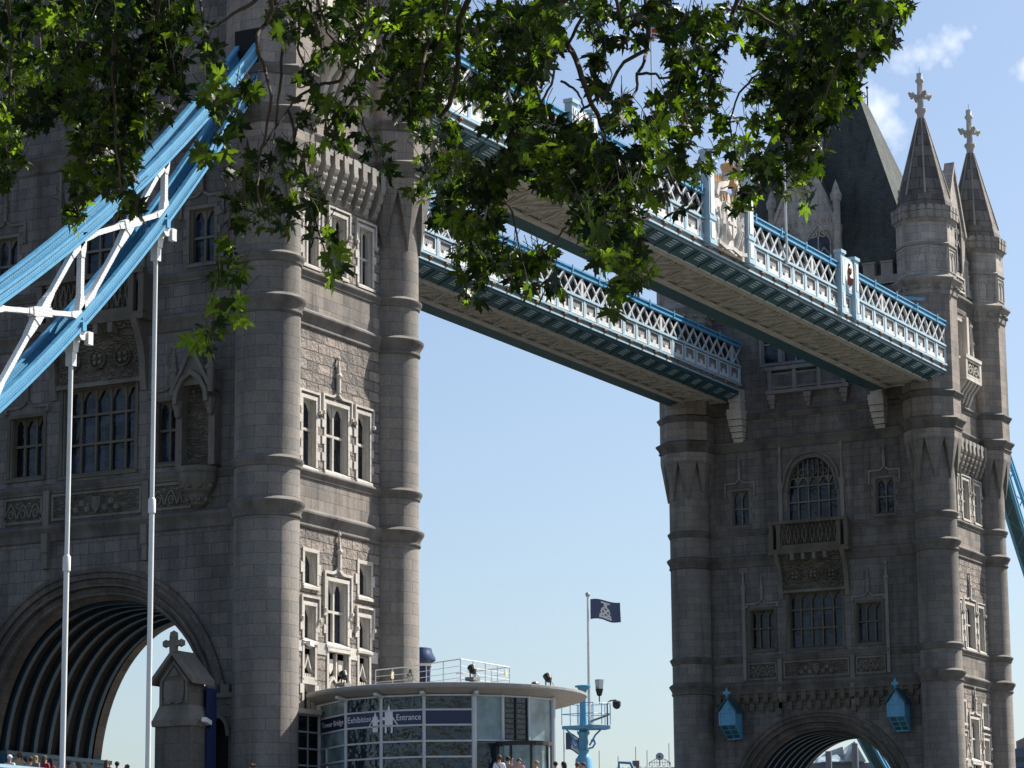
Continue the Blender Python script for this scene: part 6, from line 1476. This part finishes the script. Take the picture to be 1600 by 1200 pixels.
BR = [  # limbs and twigs: picture path, start and end radius
 ([(400, 0), (375, 15), (345, 35), (330, 45)], 4.5, 2), ([(420, -20), (425, 15), (415, 38), (402, 55), (402, 75), (415, 112), (424, 150), (415, 212), (405, 245), (402, 290), (408, 330)], 5, 2),
 ([(465, -20), (467, 25), (465, 75), (475, 100), (477, 122)], 4, 2), ([(478, -20), (487, 25), (500, 62), (505, 90)], 4, 2), ([(488, -20), (507, 30), (510, 50), (540, 80)], 4, 2),
 ([(545, 60), (540, 100), (537, 115), (530, 127), (507, 130), (482, 142), (457, 160), (450, 172), (415, 225), (400, 250), (385, 272)], 5, 2), ([(450, 172), (456, 190), (460, 225), (475, 255), (484, 290), (488, 330), (500, 370), (515, 410)], 4, 1.6), ([(442, 75), (437, 140), (432, 187), (427, 225)], 3.5, 2),
 ([(740, -30), (732, 0), (717, 32), (716, 100), (710, 140), (697, 172), (687, 182), (695, 190)], 8, 5), ([(630, -20), (637, 0), (662, 32), (670, 65), (660, 107), (655, 140)], 5, 3), ([(695, 185), (710, 212), (712, 260), (712, 300), (725, 350), (745, 400), (740, 450)], 5, 2), ([(712, 222), (732, 250), (755, 272), (780, 300), (800, 330), (810, 380), (820, 420)], 4.5, 2),
 ([(825, -30), (840, 0), (857, 17), (872, 45), (895, 82), (910, 125), (922, 157), (935, 180), (945, 220), (955, 280), (965, 340), (980, 400), (975, 450)], 9, 2.5), ([(890, -5), (862, 12)], 6, 6), ([(910, 27), (887, 70), (893, 82)], 4, 3), ([(1015, 30), (1012, 77), (1007, 95), (995, 117), (995, 140), (980, 170), (977, 190)], 4.5, 2.5),
 ([(995, 115), (1010, 114), (1025, 115), (1030, 122), (1047, 122), (1055, 110)], 3.5, 2.5), ([(1012, 77), (975, 97), (952, 140), (925, 160), (907, 175)], 4.5, 3), ([(1160, -30), (1152, 0), (1142, 32), (1117, 60), (1095, 90), (1085, 130), (1070, 190)], 6, 2.5), ([(1152, 10), (1180, 20), (1200, 32), (1240, 60), (1280, 110)], 5, 3),
 ([(1210, 105), (1200, 112), (1175, 122), (1155, 145), (1140, 190), (1150, 250), (1160, 300)], 3.5, 2), ([(877, 127), (895, 137), (905, 150), (912, 167)], 3, 2), ([(815, 127), (837, 135), (845, 160), (862, 132), (866, 110)], 3, 2.5), ([(1015, -20), (1025, 22), (1045, 50)], 4, 2), ([(1008, 0), (1010, 32), (1012, 75)], 4, 3),
 ([(885, 355), (870, 372), (847, 385), (852, 397)], 2.5, 1.5), ([(390, 250), (380, 300), (360, 330), (357, 375), (372, 417), (362, 460), (362, 487), (347, 512), (325, 530)], 3, 1.3),
 ([(60, -20), (65, 20), (72, 42), (90, 80), (110, 130), (130, 200), (135, 270)], 5, 2), ([(100, -20), (120, 40), (125, 80), (122, 108), (140, 112)], 4, 3), ([(175, -20), (178, 60), (175, 110), (180, 170), (182, 240), (190, 300)], 5, 2), ([(250, -20), (245, 40), (225, 90), (210, 150)], 4.5, 2), ([(10, -20), (20, 60), (15, 140), (10, 230), (8, 280)], 4.5, 2), ([(310, -20), (318, 40), (330, 100), (340, 160), (338, 220)], 3, 1.6),
 ([(580, -20), (575, 30), (560, 80), (555, 140), (570, 200), (590, 245)], 4, 2), ([(780, -20), (775, 40), (765, 100), (780, 170), (800, 230), (850, 260), (900, 300)], 5, 2.5), ([(1240, -20), (1245, 60), (1250, 130), (1235, 190), (1250, 250), (1262, 310)], 5, 2), ([(1330, -20), (1320, 40), (1310, 100), (1290, 150)], 4, 2), ([(1390, -20), (1370, 10), (1350, 50)], 4, 2), ([(960, -20), (970, 30), (1000, 20)], 4, 3), ([(1000, 200), (1030, 240), (1050, 280), (1070, 320)], 3, 2), ([(700, -20), (690, 60), (660, 120)], 5, 3),
]
TRP = np.array(CAM)+f_*19.0+np.array([-RT0[0], -RT0[1], 0])*9.5
TREE = thing('plane_tree', (float(TRP[0]), float(TRP[1]), 0), 'leafy plane tree overhanging the view with dark lobed leaves and seed balls', 'tree')
b = MB(); top = (TRP[0], TRP[1])
b.tube([(top[0], top[1], -.1), (top[0]+.05, top[1], 2), (top[0]+.1, top[1]+.1, 5), (top[0]+.35, top[1]-.2, 8.2), (top[0]+.5, top[1]-.6, 11)], [.55, .42, .37, .34, .26], 14)
weld(b.build('trunk', BARK, TREE), 60)
def dep(px, py): return 19.3+1.6*math.sin(px*.011+1.0)+1.1*math.sin(px*.027+py*.012)
b = MB()                                       # great limb running across above the picture
mainp = [Vector((top[0]+.35, top[1]-.2, 8.2))]+[Vector(at(px, -170-40*math.sin(px*.01), dep(px, -150))) for px in (-150, 100, 350, 600, 850, 1100, 1300)]
b.tube(mainp, [.26, .22, .19, .16, .14, .11, .09, .06], 10)
weld(b.build('limb', BARK, TREE), 60)
for pts, r0, r1 in BR:
    n = len(pts); k = 19.5/FPX
    P = [Vector(at(px, py, dep(*pts[0])+.25*math.sin(i*1.3+px))) for i, (px, py) in enumerate(pts)]
    rr = [(r0+(r1-r0)*i/(n-1))*k*.5*1.4 for i in range(n)]
    if pts[0][1] <= 0:
        j = min(range(len(mainp)-1), key=lambda i: (mainp[i+1]-P[0]).length)
        P = [mainp[j+1], (mainp[j+1]+P[0])/2+Vector((0, 0, .05))]+P; rr = [rr[0]*1.6, rr[0]*1.3]+rr
    # smooth and roughen the path
    Q, R2_ = [], []
    for i in range(len(P)-1):
        for t in (0, .34, .67):
            Q.append(P[i].lerp(P[i+1], t)+Vector((rnd.uniform(-1, 1), rnd.uniform(-1, 1), rnd.uniform(-1, 1)))*.006*(t > 0)); R2_.append(rr[i]+(rr[i+1]-rr[i])*t)
    Q.append(P[-1]); R2_.append(rr[-1])
    b = MB(); b.tube(Q, R2_, 6); weld(b.build('branch', BARK, TREE), 80)
Cs, Sz, Nr, Tp, Tn, Cu = [], [], [], [], [], []
tw = MB()
def addleaf(P, size, tone):
    Cs.append(P); Sz.append(size); a = rs.normal(0, 1, 3); a[2] = abs(a[2])*.8+.1; a /= np.linalg.norm(a); Nr.append(a)
    t = rs.normal(0, .55, 3); t[2] -= .75; Tp.append(t); Tn.append(tone); Cu.append(rs.uniform(-.4, 3.2))
for (px, py, rx, ry, cnt) in CL:
    d0 = dep(px, py)+rs.uniform(-.5, .5); c0 = at(px, py, d0); base = rs.uniform(.1, .9)
    dz = .10+.012*max(rx, ry)
    rx, ry = rx*.92, ry*.92
    m = int(cnt*(1.05 if 395 < px < 612 else 0.95 if 850 < px < 1005 and py < 215 else 1.25 if 1000 < px < 1180 else 2.9 if px < 300 else 1.4 if px < 400 else 2.2)+.5) if cnt > 6 else cnt+1
    tip_ = (px < 395 and py > 400) or (480 < px < 546 and py > 320)
    for _ in range(m):
        u = rs.normal(0, 1, 3); u *= (rs.rand()**.45)/np.linalg.norm(u); dd = d0+u[2]*dz*1.6
        P = at(px+u[0]*rx, py+u[1]*ry-6, dd)
        s = (.100 if cnt > 6 else .125)*rs.uniform(.5, 1.45)
        addleaf(P, s, (rs.uniform(.75, 1) if rs.rand() < (.5 if tip_ else .13) else np.clip(base*rs.rand()**1.8+rs.normal(0, .10), 0, 1)))
        if rs.rand() < .4:
            e = P+np.array([rs.uniform(-.1, .1), rs.uniform(-.1, .1), rs.uniform(.06, .16)]); tw.tube([tuple(P), tuple((P+e)/2+np.array([0, 0, .015])), tuple(e)], .0030, 3, 0, False)
    if cnt > 5:
        for _ in range(2):
            q = [at(px+rs.uniform(-.8, .8)*rx, py+rs.uniform(-.9, .8)*ry, d0+rs.uniform(-.2, .2)) for _ in range(2)]
            mid = (q[0]+q[1])/2+rs.normal(0, .02, 3); tw.tube([tuple(q[0]), tuple(mid), tuple(q[1])], [.007, .006, .004], 4, 0, False)
# crown above the frame: throws the shade that the lower leaves hang in
for _ in range(6200):
    px = rs.uniform(-300, 2600); d = rs.uniform(16.5, 25); py = rs.uniform(-900, -60)
    if px < 0: py = rs.uniform(-1000, 260)
    if px > 1400 and py > -120-.25*(px-1400): continue
    addleaf(at(px, py, d), rs.uniform(.13, .22), rs.uniform(0, .8))
V, Fc, tone = leaf_soup(np.array(Cs), np.array(Sz), np.array(Nr), np.array(Tp), np.array(Tn), np.array(Cu))
me = bpy.data.meshes.new('crown'); V = V-TRP*np.array([1, 1, 0])
me.vertices.add(len(V)); me.vertices.foreach_set('co', V.astype(np.float32).ravel())
me.loops.add(len(Fc)*3); me.loops.foreach_set('vertex_index', Fc.astype(np.int32).ravel())
me.polygons.add(len(Fc)); me.polygons.foreach_set('loop_start', np.arange(0, len(Fc)*3, 3, dtype=np.int32)); me.polygons.foreach_set('loop_total', np.full(len(Fc), 3, dtype=np.int32))
at2 = me.attributes.new('tone', 'FLOAT', 'POINT'); at2.data.foreach_set('value', tone.astype(np.float32))
me.materials.append(LEAFM); me.update(calc_edges=True); me.validate()
co = bpy.data.objects.new('crown', me); COL.objects.link(co); co.parent = TREE
tw.build('twigs', BARK, TREE)
SEED = flat('seed ball', (.045, .04, .012), .95)
b = MB(); b.ball((0, 0, 0), .0195, 10); b.tube([(0, 0, .015), (.004, 0, .05), (0, .003, .11)], .0016, 4)
sb = weld(b.build('seed_ball', SEED, TREE), 80); first = True
for (px, py) in [(242, 80), (250, 100), (170, 122), (260, 172), (272, 168), (250, 175), (207, 215), (216, 220), (38, 222), (36, 230), (155, 245), (22, 310), (182, 305), (190, 312), (178, 303), (135, 368), (120, 340), (525, 100), (530, 108), (520, 98), (605, 172), (612, 180), (568, 250), (575, 255), (405, 158), (715, 172), (722, 180), (727, 183), (740, 172), (652, 12), (655, 5), (672, 15), (855, 100), (872, 120), (875, 122), (957, 100), (948, 180), (952, 176), (848, 225), (855, 230), (972, 250), (980, 260), (1048, 125), (1050, 135), (1126, 138), (1133, 143), (1176, 50), (1185, 60), (1195, 150), (1200, 148), (1117, 247), (1124, 254), (1136, 262), (1143, 258), (1140, 268), (1170, 356), (1355, 108), (1350, 105), (1335, 120), (1260, 52), (1322, 20), (1290, 285), (1275, 310), (1288, 302), (822, 465), (860, 465), (790, 452), (795, 455), (726, 492), (960, 462), (955, 458), (943, 440), (1020, 432), (940, 310), (1262, 300), (1000, 405), (1015, 342)]:
    P = at(px, py, dep(px, py)-.35); o = sb if first else sb.copy()
    if not first: COL.objects.link(o); o.parent = TREE
    o.location = Vector(tuple(P-TRP*np.array([1, 1, 0]))); o.rotation_euler = (rnd.uniform(-.4, .4), rnd.uniform(-.4, .4), rnd.uniform(0, 6)); k_ = rnd.uniform(.8, 1.15); o.scale = (k_,)*3; first = False

# drop helper properties
for o in bpy.data.objects:
    if 'org' in o.keys(): del o['org']
